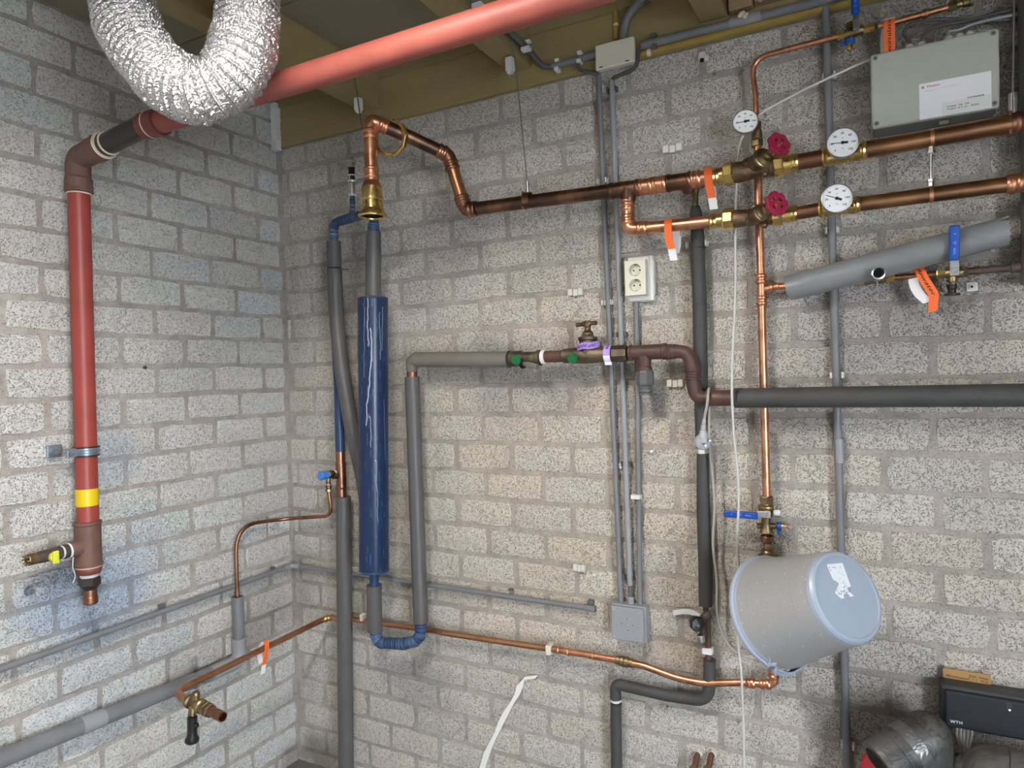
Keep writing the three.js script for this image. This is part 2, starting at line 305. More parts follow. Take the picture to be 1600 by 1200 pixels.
// blue plastic wrapped round a pipe, with pale creases
M.blueWrap = std({ map: canvasTex(256, 256, (c, w, h) => {
  c.fillStyle = '#213a63'; c.fillRect(0, 0, w, h);
  for (let i = 0; i < 90; i++) { c.strokeStyle = `rgba(${rnd() < 0.6 ? '170,188,210' : '12,24,52'},${rr(0.12, 0.5)})`; c.lineWidth = rr(1.5, 5); const y = rnd() * h; c.beginPath(); c.moveTo(0, y); c.quadraticCurveTo(w / 2, y + rr(-20, 20), w, y + rr(-15, 15)); c.stroke(); }
}), roughness: 0.4, bumpMap: rep(foilBump, 4), bumpScale: 0.002 });
M.blueWrap.map.wrapS = M.blueWrap.map.wrapT = THREE.RepeatWrapping; M.blueWrap.map.repeat.set(6, 6);

// ---------- the room ----------
const Y0 = 1.6589, ROW = 0.1, CEIL = 2.745, PLATE = 2.553, JB = 2.608, W = 4.0, DEEP = 3.9;
const spots = [ // worn places: wall, centre, radius, colour factor, strength
  ['L', L(160, 935), 0.17, [0.6, 0.74, 0.96], 0.8], ['L', L(62, 955), 0.09, [0.6, 0.76, 0.97], 0.7], ['L', L(185, 708), 0.09, [0.66, 0.8, 0.98], 0.7], ['L', L(215, 865), 0.14, [0.76, 0.86, 1.0], 0.5],
  ['L', L(150, 1075), 0.2, [0.82, 0.9, 1.0], 0.5], ['L', L(260, 1000), 0.13, [0.82, 0.9, 1.0], 0.4], ['L', L(110, 895), 0.08, [0.4, 0.42, 0.48], 0.7],
  ['L', L(420, 960), 0.16, [0.6, 0.58, 0.56], 0.6], ['B', B(470, 900), 0.14, [0.55, 0.52, 0.5], 0.6], ['B', B(500, 1180), 0.1, [0.4, 0.37, 0.34], 0.9], ['L', L(455, 1190), 0.08, [0.45, 0.42, 0.4], 0.8],
  ['B', B(705, 365), 0.17, [0.66, 0.66, 0.72], 0.75], ['B', B(650, 460), 0.11, [0.72, 0.72, 0.78], 0.6], ['B', B(780, 590), 0.16, [0.6, 0.6, 0.66], 0.8], ['B', B(880, 595), 0.13, [0.58, 0.58, 0.64], 0.8], ['B', B(1018, 630), 0.06, [0.5, 0.5, 0.56], 0.9],
  ['B', B(1080, 440), 0.1, [0.62, 0.6, 0.6], 0.5], ['B', B(1340, 500), 0.18, [0.66, 0.66, 0.72], 0.8], ['B', B(1240, 665), 0.12, [0.6, 0.6, 0.62], 0.6], ['B', B(1480, 480), 0.16, [0.6, 0.6, 0.62], 0.8],
  ['B', B(1430, 60), 0.28, [0.5, 0.49, 0.48], 0.7], ['B', B(660, 1070), 0.14, [0.66, 0.66, 0.7], 0.6], ['B', B(1420, 1140), 0.16, [0.6, 0.55, 0.5], 0.6], ['B', B(1075, 1010), 0.1, [0.62, 0.55, 0.48], 0.7],
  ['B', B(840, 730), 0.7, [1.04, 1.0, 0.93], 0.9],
];
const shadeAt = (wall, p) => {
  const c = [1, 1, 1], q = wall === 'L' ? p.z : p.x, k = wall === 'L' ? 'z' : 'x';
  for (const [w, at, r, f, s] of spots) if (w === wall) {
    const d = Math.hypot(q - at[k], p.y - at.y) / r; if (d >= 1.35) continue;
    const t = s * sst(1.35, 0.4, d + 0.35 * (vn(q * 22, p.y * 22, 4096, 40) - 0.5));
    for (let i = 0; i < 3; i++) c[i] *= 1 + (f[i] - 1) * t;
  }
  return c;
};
const MODB = 0.22598, PHB = 0.15287, MODL = 0.23196, JNT = 0.017;
// one block with broken arrises; a across the wall, y up, proud of the mortar
function blockGeo(wall, a0, a1, y0, y1, tone) {
  const nx = a1 - a0 > 0.12 ? 4 : 2, ny = 2, pos = [], uv = [], col = [], ou = rnd(), ov = rnd();
  const out = (a, y, d) => (wall === 'L' ? V(d, y, a) : V(a, y, d));
  const G = [];
  for (let j = 0; j <= ny; j++) { G.push([]); for (let i = 0; i <= nx; i++) { const e = i === 0 || i === nx || j === 0 || j === ny, c = (i === 0 || i === nx) && (j === 0 || j === ny); G[j].push([a0 + (a1 - a0) * i / nx + (e ? rr(-0.003, 0.003) : 0) + (c ? (i ? -0.003 : 0.003) : 0), y0 + (y1 - y0) * j / ny + (e ? rr(-0.003, 0.003) : 0) + (c ? (j ? -0.002 : 0.002) : 0), e ? rr(-0.005, -0.003) : rr(-0.001, 0.001)]); } }
  const R = [];
  for (let i = 0; i <= nx; i++) R.push(G[0][i]);
  for (let j = 1; j <= ny; j++) R.push(G[j][nx]);
  for (let i = nx - 1; i >= 0; i--) R.push(G[ny][i]);
  for (let j = ny - 1; j > 0; j--) R.push(G[j][0]);
  const ca = (a0 + a1) / 2, cy = (y0 + y1) / 2;
  const back = R.map(([a, y]) => [a + Math.sign(a - ca) * rr(0.003, 0.006), y + Math.sign(y - cy) * rr(0.003, 0.006), -0.014]);
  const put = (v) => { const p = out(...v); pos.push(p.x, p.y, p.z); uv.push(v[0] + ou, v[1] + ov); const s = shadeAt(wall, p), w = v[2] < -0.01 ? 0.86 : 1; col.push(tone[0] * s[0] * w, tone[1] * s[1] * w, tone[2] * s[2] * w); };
  const quad = (a, b, c, d) => (wall === 'L' ? [a, c, b, a, d, c] : [a, b, c, a, c, d]).forEach(put);
  for (let j = 0; j < ny; j++) for (let i = 0; i < nx; i++) quad(G[j][i], G[j][i + 1], G[j + 1][i + 1], G[j + 1][i]);
  for (let i = 0; i < R.length; i++) { const k = (i + 1) % R.length; quad(back[i], back[k], R[k], R[i]); }
  const g = mk(pos, null, uv); g.setAttribute('color', new THREE.Float32BufferAttribute(col, 3)); return g;
}
function addBlocks(wall, root, amax, top, vis) {
  const rest = [];
  for (let r = -11; r < 17; r++) {
    const y1 = Math.min(Y0 - r * ROW - JNT / 2, top), y0 = Math.max(Y0 - (r + 1) * ROW + JNT / 2, 0.002);
    if (y1 - y0 < 0.02) continue;
    const odd = Math.abs(r % 2) === 1, mod = wall === 'L' ? MODL : MODB, ph = (wall === 'L' ? 0 : PHB) + (odd ? 0 : mod / 2);
    const shift = rr(-0.006, 0.006);
    for (let n = -2; n < 22; n++) {
      const A = ph + n * mod + shift, a0 = Math.max(A + JNT / 2, wall === 'L' ? 0.002 : 0.012), a1 = Math.min(A + mod - JNT / 2, amax);
      if (a1 - a0 < 0.02) continue;
      const t = rr(0.93, 1.05), w = wall === 'L' ? [0.72 * t, 0.715 * t, 0.70 * t] : [0.66 * t, 0.625 * t, 0.575 * t], h = rr(-0.015, 0.015);
      const g = blockGeo(wall, a0 + rr(-0.002, 0.002), a1 + rr(-0.002, 0.002), y0 + rr(-0.002, 0.002), y1 + rr(-0.002, 0.002), [w[0] + h, w[1], w[2] - h]);
      const c = wall === 'L' ? V(0, (y0 + y1) / 2, a0) : V(a0, (y0 + y1) / 2, 0);
      if (vis(c, y1, a1)) { g.translate(-root.position.x, -root.position.y, -root.position.z); const m = new THREE.Mesh(g, M.block); m.name = 'brick'; m.castShadow = m.receiveShadow = true; root.add(m); } else rest.push(g);
    }
  }
  if (rest.length) { const g = mergeGeometries(rest); g.translate(-root.position.x, -root.position.y, -root.position.z); const m = new THREE.Mesh(g, M.block); m.name = 'brickwork'; m.userData.kind = 'stuff'; m.castShadow = m.receiveShadow = true; root.add(m); }
}
function mortarWall(wall, amax, top) { // a slab whose face lies behind the blocks, with its own dirt
  const face = new THREE.PlaneGeometry(amax + 0.03, top, Math.round(amax * 22), Math.round(top * 22));
  if (wall === 'B') face.translate(amax / 2 - 0.015, top / 2, 0); else { face.rotateY(Math.PI / 2); face.translate(0, top / 2, amax / 2 - 0.015); }
  const p = face.attributes.position, q = face.attributes.uv, col = [];
  for (let i = 0; i < p.count; i++) {
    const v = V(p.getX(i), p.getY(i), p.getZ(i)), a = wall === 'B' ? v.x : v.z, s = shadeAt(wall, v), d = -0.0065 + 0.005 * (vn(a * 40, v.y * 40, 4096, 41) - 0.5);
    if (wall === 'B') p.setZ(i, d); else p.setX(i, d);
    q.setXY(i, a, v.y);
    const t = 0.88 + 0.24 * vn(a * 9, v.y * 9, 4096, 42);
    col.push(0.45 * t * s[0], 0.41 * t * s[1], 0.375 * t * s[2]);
  }
  face.computeVertexNormals();
  const g = face.toNonIndexed(), out = [];
  for (const i of face.index.array) out.push(col[i * 3], col[i * 3 + 1], col[i * 3 + 2]);
  g.setAttribute('color', new THREE.Float32BufferAttribute(out, 3));
  const slab = wall === 'B' ? new THREE.BoxGeometry(amax + 0.3, top, 0.16) : new THREE.BoxGeometry(0.16, top, amax + 0.3);
  slab.translate(...(wall === 'B' ? [amax / 2, top / 2, -0.095] : [-0.095, top / 2, amax / 2]));
  const s = slab.toNonIndexed(); s.setAttribute('color', new THREE.Float32BufferAttribute(new Array(s.attributes.position.count * 3).fill(0.3), 3));
  return mergeGeometries([g, s]);
}
const wallBack = struct('wall_back', mortarWall('B', W, PLATE + 0.01), M.mortar);
const wallLeft = struct('wall_left', mortarWall('L', DEEP, CEIL), M.mortar);
addBlocks('B', wallBack, W - 0.01, PLATE - 0.004, (c, y1, a1) => c.x < 2.56 && y1 > 0.45 - (a1 < 0.75 ? 0.45 : (a1 < 1.5 ? 0.2 : 0)));
addBlocks('L', wallLeft, DEEP - 0.01, CEIL - 0.01, (c, y1, a1) => c.z < 1.1);
// white mineral streak on the back wall
{
  const P = [[838, 1058], [818, 1060], [812, 1072], [808, 1085], [800, 1098], [790, 1115], [783, 1128], [776, 1145], [768, 1160], [760, 1178], [752, 1205], [746, 1224], [742, 1240]].map(([x, y]) => B(x, y, 0.0035)), pos = [], uv = [];
  for (let i = 0; i + 1 < P.length; i++) {
    const w = (k) => (k < 2 ? 0.004 : 0.006 + 0.006 * Math.abs(Math.sin(k * 2.3)));
    const e = (k, s) => P[k].clone().add(V(s * w(k), k < 2 ? s * 0.006 : 0, 0));
    const a = e(i, -1), b = e(i, 1), c = e(i + 1, 1), d = e(i + 1, -1), m = (p) => p.clone().add(V(0, 0, -0.006));
    for (const t of [[a, d, c], [a, c, b], [a, m(a), m(d)], [a, m(d), d], [b, c, m(c)], [b, m(c), m(b)]]) for (const p of t) { pos.push(p.x, p.y, p.z); uv.push(p.x, p.y); }
  }
  part(wallBack, 'salt_deposit', mk(pos, null, uv), M.salt, 'white mineral streak down the blocks');
}
// the right wall has an open doorway that lets daylight in
const DZ0 = 2.2, DZ1 = 3.45, DH = 1.95, TH = 0.16, XW = W + TH / 2;
struct('wall_right', [bx(V(XW, CEIL / 2, DZ0 / 2 - 0.08), [TH, CEIL, DZ0 + 0.16], 0), bx(V(XW, CEIL / 2, (DZ1 + DEEP + 0.16) / 2), [TH, CEIL, DEEP + 0.16 - DZ1], 0), bx(V(XW, (DH + CEIL) / 2, (DZ0 + DZ1) / 2), [TH, CEIL - DH, DZ1 - DZ0], 0)], M.plaster);
struct('wall_front', bx(V(W / 2, CEIL / 2, DEEP + 0.08), [W + 0.32, CEIL, 0.16], 0), M.plaster);
struct('floor', bx(V(W / 2 + 2, -0.06, DEEP / 2), [W + 6, 0.12, DEEP + 4], 0), M.concrete);
// ceiling boards on olive joists, and the olive plate on top of the back wall
{
  const t = thing('ceiling', null, null, V(W / 2, CEIL, DEEP / 2)); t.userData.kind = 'structure';
  for (let k = 0; k * 0.6 < DEEP + 0.1; k++) part(t, 'board', bx(V(W / 2, CEIL + 0.012, Math.min(k * 0.6 + 0.3, DEEP - 0.15) - 0.08), [W + 0.3, 0.024, 0.594], 0.001), M.oliveDark);
  part(t, 'roof_deck', bx(V(W / 2, CEIL + 0.075, DEEP / 2), [W + 0.4, 0.1, DEEP + 0.5], 0), M.oliveDark);
  part(t, 'wall_plate', bx(V(W / 2, (PLATE + CEIL) / 2, -0.055), [W, CEIL - PLATE, 0.14], 0.003), M.olive);
  part(t, 'fascia_board', bx(V(W / 2, CEIL - 0.018, 0.0205), [W, 0.03, 0.012], 0.002), M.olive);
  for (let k = 0; k < 6; k++) part(t, 'joist', bx(V(0.505 + k * 0.632, (JB + CEIL) / 2, DEEP / 2 + 0.007), [0.08, CEIL - JB, DEEP - 0.02], 0.003), M.olive);
}
for (const l of LAMPS) {
  const c = V(...l.at), s = l.along === 'x' ? [l.len, 0.05, 0.12] : [0.16, 0.05, l.len];
  const t = thing('ceiling_lamp', 'long white strip light hanging on two rods from the ceiling', 'lamp', c.clone());
  part(t, 'housing', [bx(c.clone().add(V(0, 0.045, 0)), s, 0.006), ...[-0.3, 0.3].map((k) => cyl(c.clone().add(V(0.03, 0.06, k)), V(c.x + 0.03, CEIL, c.z + k), 0.004, 8))], M.white);
  part(t, 'diffuser', bx(c.clone().add(V(0, 0.012, 0)), [s[0] - 0.03, 0.02, s[2] - 0.03], 0.004), M.glow);
  const a = new THREE.RectAreaLight(new THREE.Color().setRGB(...l.color), l.power, s[0] - 0.03, s[2] - 0.03);
  a.position.copy(c).add(V(0, -0.002, 0)); a.lookAt(a.position.clone().add(V(0, -1, 0))); a.castShadow = true; scene.add(a);
}

// ---------- left wall ----------
const lerpP = (a, b, n) => Array.from({ length: n + 1 }, (_, i) => mix(a, b, i / n));
// flexible aluminium duct hanging in a loop
{
  const C = [[214, -125], [200, -70], [190, -22], [203, 45], [232, 92], [268, 128], [312, 143], [352, 128], [377, 85], [387, 30], [388, -40], [388, -95]].map(([x, y], i) => D(x, y, [1.54, 1.54, 1.54, 1.53, 1.51, 1.5, 1.49, 1.49, 1.5, 1.52, 1.53, 1.53][i]));
  const P = smoothPts(C, 900).filter((p) => p.y < CEIL - 0.003), r = 0.0708, pitch = 0.0165;
  const t = thing('flexible_duct', 'crinkled aluminium flexible duct hanging in a U in front of the red pipe', 'duct', P[0]);
  const wob = (s) => 0.0022 * Math.sin(s * 31) + 0.0014 * Math.sin(s * 77 + 1);
  part(t, 'foil_hose', sweep(P, r, { seg: 48, caps: false, rf: (s, i) => { const f = (s / pitch) % 1, q = Math.abs(Math.sin(Math.PI * f)); return r - 0.006 + 0.0075 * Math.pow(1 - q, 2.2) + 0.002 * q + wob(s); } }), M.foil);
  const T = P.map((p, i) => P[Math.min(P.length - 1, i + 1)].clone().sub(P[Math.max(0, i - 1)]).normalize());
  part(t, 'collar', ring(mix(P[P.length - 1], P[P.length - 40], 0.9), T[P.length - 1], 0.03, r - 0.004, r + 0.003), M.steel); part(t, 'collar', ring(mix(P[0], P[40], 0.9), T[0], 0.03, r - 0.004, r + 0.003), M.steel);
}
// red pipe from the ceiling line down the left wall
const RZ = L(123.5, 300, 0.075).z;
{
  const top = L(123, 300, 0.075), bot = L(137.5, 824, 0.075), b1 = L(121, 248, 0.075), b2 = B(216, 201, RZ); b1.z = RZ; b2.z = RZ;
  const dv = top.clone().sub(bot).normalize(), d45 = b2.clone().sub(b1).normalize();
  const far = V(3.98, b2.y, RZ), t = thing('red_pipe', 'red painted steel pipe crossing under the joists and dropping down the left wall', 'pipe', bot.clone());
  part(t, 'riser', sweep([bot, mix(bot, top, 0.5), top], 0.0302), M.red);
  part(t, 'yellow_band', cyl(L(136.4, 790, 0.075), L(135.4, 763, 0.075), 0.0309), M.yellow, 'yellow marking band');
  const eA = L(122.6, 280, 0.075), eB = mix(b1, b2, 0.38);
  part(t, 'elbow', [pipe([eA, b1, eB], 0.0345, 0.05), rev(L(123.4, 302, 0.075), dv, [[0, 0.03], [0.002, 0.0375], [0.006, 0.039], [0.012, 0.0375], [0.04, 0.0372], [0.046, 0.0345]]), rev(mix(b1, b2, 0.26), d45, [[0, 0.0345], [0.006, 0.0372], [0.03, 0.0372], [0.036, 0.039], [0.04, 0.0375], [0.042, 0.03]])], M.brownIron, 'brown cast elbow');
  const hq = mix(b1, b2, 0.53);
  part(t, 'sealing_hemp', [ring(L(123.6, 303.5, 0.075), dv, 0.004, 0.03, 0.0335), ring(mix(b1, b2, 0.455), d45, 0.004, 0.03, 0.0388), ring(hq, d45, 0.004, 0.03, 0.034)], M.hemp, 'pale sealing rings at the threads');
  part(t, 'locknut', ring(mix(b1, b2, 0.5), d45, 0.012, 0.028, 0.034), M.blackPaint);
  const x1 = b2.clone().add(V(0.055, 0, 0));
  part(t, 'bend', pipe([mix(b1, b2, 0.52), b2, x1], 0.0302, 0.12), M.blackPaint, 'blackened bend');
  part(t, 'coupling', rev(b2.clone().add(V(0.03, 0, 0)), X1, [[0, 0.03], [0.001, 0.036], [0.008, 0.0365], [0.062, 0.0365], [0.07, 0.036], [0.071, 0.03]]), M.redBrown, 'dark red socket');
  part(t, 'sealing_ring', ring(b2.clone().add(V(0.06, 0, 0)), X1, 0.004, 0.03, 0.0375), M.hemp);
  part(t, 'ceiling_run', sweep([x1, mix(x1, far, 0.3), far], 0.0302), M.redDust, 'long dusty red run under the joists');
  // tee with drain at the foot
  const c = L(137.6, 853, 0.075);
  part(t, 'tee', [rev(L(138.6, 884, 0.075), dv, [[0, 0.03], [0.001, 0.038], [0.008, 0.0385], [0.012, 0.0355], [0.122, 0.0355], [0.126, 0.0385], [0.133, 0.038], [0.134, 0.03]]), rev(c.clone().add(V(0, 0, 0.02)), Z1, [[0, 0.026], [0.03, 0.0235], [0.036, 0.021], [0.036, 0]])], M.brownIron, 'brown cast tee');
  part(t, 'tee_hemp', ring(L(137.2, 824, 0.075), dv, 0.006, 0.03, 0.034), M.hemp); part(t, 'tee_hemp', [ring(L(138.9, 885.5, 0.075), dv, 0.006, 0.02, 0.0335)], M.hemp);
  part(t, 'reducer', rev(L(139.2, 896, 0.075), dv, [[0, 0.02], [0.001, 0.031], [0.012, 0.0345], [0.019, 0.034], [0.02, 0.02]]), M.redBrown);
  part(t, 'reducer_tape', ring(L(139.6, 899, 0.075), dv, 0.008, 0.015, 0.024), M.tape);
  part(t, 'union_nut', [nut(L(140, 908, 0.075), dv, 0.026, 0.03, 6), rev(L(140.4, 921, 0.075), dv, [[0, 0.018], [0.012, 0.026]])], M.blackPaint, 'black hexagon union');
  part(t, 'copper_stub', rev(L(141.5, 943, 0.075), dv, [[0, 0.0165], [0, 0.0195], [0.004, 0.0205], [0.02, 0.0205], [0.024, 0.0185], [0.06, 0.0185], [0.06, 0]]), M.copperDull, 'open copper stub');
  part(t, 'copper_bore', rev(L(141.5, 943, 0.075).add(V(0, 0.004, 0)), dv, [[0, 0], [0, 0.0165], [-0.004, 0.0165]]), M.hole);
}
{ // drain valve on the tee
  const a = L(137.6, 853, 0.075), at = (d) => a.clone().add(V(0, -0.0004, d * 0.92));
  const t = thing('drain_valve', 'small drain valve with yellow turn key on the foot of the red pipe', 'valve', at(0.09));
  part(t, 'thread_tape', rev(at(0.052), Z1, [[0, 0], [0, 0.022], [0.01, 0.022], [0.013, 0.018], [0.013, 0]]), M.tape, 'white thread tape');
  part(t, 'body', [rev(at(0.063), Z1, [[0, 0], [0, 0.0205], [0.012, 0.021], [0.014, 0.017], [0.02, 0.017], [0.022, 0.0195], [0.03, 0.0195]]), rev(at(0.088), Z1, [[0, 0.0185], [0.05, 0.017], [0.062, 0.0165], [0.062, 0]])], M.iron);
  part(t, 'tape_ring', ring(at(0.081), Z1, 0.005, 0.012, 0.0185), M.tape);
  part(t, 'outlet', [rev(at(0.148), Z1, [[0, 0.014], [0, 0.0165], [0.028, 0.0165], [0.03, 0.0155], [0.03, 0.011], [0.014, 0.011], [0.014, 0]])].concat(Array.from({ length: 8 }, (_, i) => bx(at(0.178).add(V(Math.cos(i / 8 * 6.283) * 0.013, Math.sin(i / 8 * 6.283) * 0.013, 0.004)), [0.005, 0.005, 0.01], 0.001))), M.brassDull, 'brass hose outlet');
  const k = at(0.118).add(V(0.018, -0.003, 0));
  part(t, 'turn_key', [rev(k.clone().add(V(-0.006, 0, 0)), X1, [[0, 0], [0, 0.012], [0.016, 0.012], [0.018, 0.010], [0.018, 0]]), bx(k.clone().add(V(0.014, 0, 0)), [0.008, 0.036, 0.017], 0.003)], M.lime, 'yellow turn key');
  const q = at(0.055); const thread = smoothPts([q.clone().add(V(0.012, -0.018, 0)), q.clone().add(V(0.016, -0.05, 0.004)), q.clone().add(V(0.012, -0.075, -0.004)), q.clone().add(V(0.013, -0.095, 0.004))], 16);
  part(t, 'loose_thread', sweep(thread, 0.0012, { seg: 6 }), M.tape);
}
{ // clamp holding the riser
  const c = L(134.6, 705, 0.075), pl = L(84, 705, 0.004), t = thing('pipe_clamp', 'galvanised clamp with rubber lining holding the red pipe to the left wall', 'clamp', pl.clone());
  part(t, 'wall_plate', [bx(pl.clone().add(V(0.003, 0, 0)), [0.009, 0.038, 0.044], 0.003), nut(pl.clone().add(V(0.014, 0.001, 0.004)), X1, 0.018, 0.0145)], M.zinc);
  part(t, 'threaded_rod', [sweep([pl.clone().add(V(0.01, 0, -0.005)), c.clone().add(V(-0.002, 0, 0.062))], 0.0042, { seg: 10 }), nut(mix(pl, c.clone().add(V(0, 0, 0.06)), 0.55), c.clone().sub(pl), 0.006, 0.008)], M.wire);
  part(t, 'band', [rev(c.clone().add(V(0, -0.011, 0)), Y1, [[0, 0.03], [0, 0.0355], [0.006, 0.0355], [0.008, 0.037], [0.014, 0.037], [0.016, 0.0355], [0.022, 0.0355], [0.022, 0.03]]), bx(c.clone().add(V(0.004, 0, 0.047)), [0.016, 0.026, 0.026], 0.002)], M.zinc);
  part(t, 'rubber_lining', ring(c.clone().add(V(0, 0.0125, 0)), Y1, 0.004, 0.0302, 0.0372), M.black, 'black rubber edge'); part(t, 'rubber_lining', [ring(c.clone().add(V(0, -0.0125, 0)), Y1, 0.004, 0.0302, 0.0372)], M.black, 'black rubber edge');
  part(t, 'bolt', nut(c.clone().add(V(0.014, 0, 0.05)), X1, 0.008, 0.009), M.zinc);
}
{ // bolt in the wall
  const p = L(44, 923, 0.0), t = thing('wall_bolt', 'steel bolt with nut sticking out of the left wall under the drain valve', 'bolt', p);
  part(t, 'shank', cyl(p.clone().add(V(-0.006, 0, 0)), p.clone().add(V(0.03, 0, 0)), 0.0055, 12), M.wire);
  part(t, 'nut', [nut(p.clone().add(V(0.012, 0, 0)), X1, 0.011, 0.0105), rev(p.clone().add(V(0.001, 0, 0)), X1, [[0, 0], [0, 0.0125], [0.002, 0.0125], [0.002, 0]])], M.zinc);
}
{ const p = L(227, 574, 0); single('wall_plug', 'blue grey plug in a mortar joint right of the red riser', 'wall plug', [rev(p.clone().add(V(-0.006, 0, 0)), X1, [[0, 0.003], [0.008, 0.003], [0.009, 0.0052], [0.007, 0.0058], [0.004, 0.0055], [0, 0.005]]), rev(p.clone().add(V(-0.005, 0, 0)), X1, [[0, 0], [0, 0.003]])], M.cableDark); }
// conduit round the corner
{
  const a = L(-60, 1070, 0.02), b = L(448, 886.5, 0.02), c = V(0.02, b.y, 0.02), e = B(925, 951, 0.02); a.y = b.y + (a.y - b.y) * 0.6; 
  const t = thing('conduit', 'dusty grey conduit running along the left wall and round the corner', 'conduit', c.clone());
  { const s = c.clone().add(V(0, 0, 0.02)), d = a.clone().sub(s).normalize(); part(t, 'run', sweep([s.clone().addScaledVector(d, 3.6), a, s], 0.0098), M.pvc); }
  part(t, 'run', sweep([c.clone().add(V(0.012, 0, 0)), B(650, 911, 0.02), e], 0.0088), M.pvc);
  part(t, 'corner_bend', sweep(rounded([c.clone().add(V(0, 0, 0.045)), c, c.clone().add(V(0.045, 0, 0))], 0.03), 0.0112), M.pvcLight);
  part(t, 'end_socket', rev(e, B(925, 951, 0.02).sub(B(650, 911, 0.02)), [[-0.03, 0.0088], [-0.03, 0.0108], [0.012, 0.0108], [0.012, 0.0075], [-0.01, 0.0075], [-0.01, 0]]), M.pvc);
  const s = B(800, 926, 0); part(t, 'saddle', [bx(s.clone().add(V(0, 0.013, 0.008)), [0.016, 0.007, 0.018], 0.002), bx(B(925, 946, 0).add(V(0, 0.014, 0.009)), [0.02, 0.014, 0.02], 0.003), bx(L(250, 946, 0).add(V(0.009, 0, 0)), [0.02, 0.012, 0.02], 0.003), bx(L(424, 890, 0).add(V(0.009, 0.006, 0)), [0.018, 0.014, 0.014], 0.003)], M.pvcDark);
}
{ // drain pipe low on the left wall
  const a = L(-60, 1211, 0.03), k = L(350, 1044, 0.03), u = L(371, 932, 0.03), e = V(0.03, k.y, u.z); a.y = e.y + (a.y - k.y);
  const t = thing('drain_pipe', 'grey plastic drain pipe along the left wall turning up to the thin copper pipe', 'pipe', e.clone());
  part(t, 'run', sweep([a.clone().addScaledVector(a.clone().sub(k).normalize(), 2.4), mix(a, k, 0.5), mix(a, k, 0.97)], 0.0255), M.pvc);
  part(t, 'sleeve', rev(mix(a, k, 0.455), a.clone().sub(k), [[0, 0.025], [0, 0.0272], [0.07, 0.0272], [0.07, 0.025]]), M.pvcLight, 'paler joint sleeve');
  part(t, 'elbow', [sweep(rounded([mix(a, k, 0.93), e, e.clone().add(V(0, 0.07, 0))], 0.06), 0.0262), rev(e.clone().add(V(0, 0.045, 0)), Y1, [[0, 0.024], [0.003, 0.0265], [0.04, 0.0265], [0.043, 0.02]])], M.pvcLight);
  part(t, 'riser', rev(e.clone().add(V(0, 0.06, 0)), Y1, [[0, 0.0215], [u.y - e.y - 0.06, 0.0215], [u.y - e.y - 0.06, 0.019], [u.y - e.y - 0.1, 0.019], [u.y - e.y - 0.1, 0]]), M.pvc);
  const s = L(303, 1040, 0); part(t, 'clip', [bx(s.clone().add(V(0.006, 0.006, 0)), [0.004, 0.05, 0.022], 0.002), nut(s.clone().add(V(0.011, 0.012, 0)), X1, 0.006, 0.007), ring(V(0.03, mix(a, k, 0.9).y, L(305, 1050, 0.03).z), Z1, 0.016, 0.0256, 0.0275)], M.steel, 'steel clip and screw');
}
// thin copper discharge pipe from the relief valve into the drain
{
  const u = L(371, 932, 0.03), e0 = L(375, 932, 0.03); e0.z = u.z;
  const P = [u.clone().add(V(0, -0.05, 0)), V(0.03, L(376, 850, 0.03).y, u.z + 0.003), L(381, 822, 0.03), V(0.035, L(452, 812, 0.035).y, 0.045), B(500, 809, 0.06), B(517, 795, 0.07), B(513.5, 768, 0.075)];
  const top = P[6], pts = [P[0], V(0.03, L(379, 818, 0.03).y, u.z), V(0.034, L(452, 811, 0.034).y + 0.004, 0.05), B(519, 806, 0.07), top];
  single('copper_discharge_pipe', 'thin copper pipe bending from the blue capped valve down into the grey drain', 'pipe', sweep([pts[0], ...rounded(pts, 0.1, 9).slice(1)], 0.0075, { seg: 14 }), M.copperDull);
}
{ // relief valve with blue cap
  const j = B(531, 742, 0.06), t = thing('relief_valve', 'brown relief valve with bright blue cap left of the blue cylinder', 'valve', j.clone());
  const a = B(524, 740, 0.075), b = B(499, 744, 0.16), d = b.clone().sub(a).normalize();
  part(t, 'body', [rev(a.clone().addScaledVector(d, -0.02), d, [[0, 0], [0, 0.012], [0.03, 0.0125], [0.034, 0.0155], [0.06, 0.0155], [0.066, 0.012]]), rev(B(513.5, 768, 0.075).add(V(0, 0.028, 0)), V(0, -1, 0), [[-0.03, 0.009], [0, 0.0095], [0.004, 0.012], [0.014, 0.012], [0.016, 0.0085]]), nut(B(513.5, 766, 0.075), Y1, 0.012, 0.0115)], M.brassDull);
  part(t, 'tape', [rev(a.clone().addScaledVector(d, 0.006), d, [[0, 0.012], [0, 0.0165], [0.005, 0.0165], [0.005, 0.012]]), ring(B(513.5, 757, 0.075), Y1, 0.004, 0.006, 0.0115)], M.tape, 'white thread tape');
  part(t, 'cap', rev(a.clone().addScaledVector(d, 0.045), d, [[0, 0.012], [0, 0.0165], [0.006, 0.0172], [0.034, 0.0165], [0.039, 0.013], [0.04, 0.0]], 30), M.handleLight, 'bright blue cap');
}

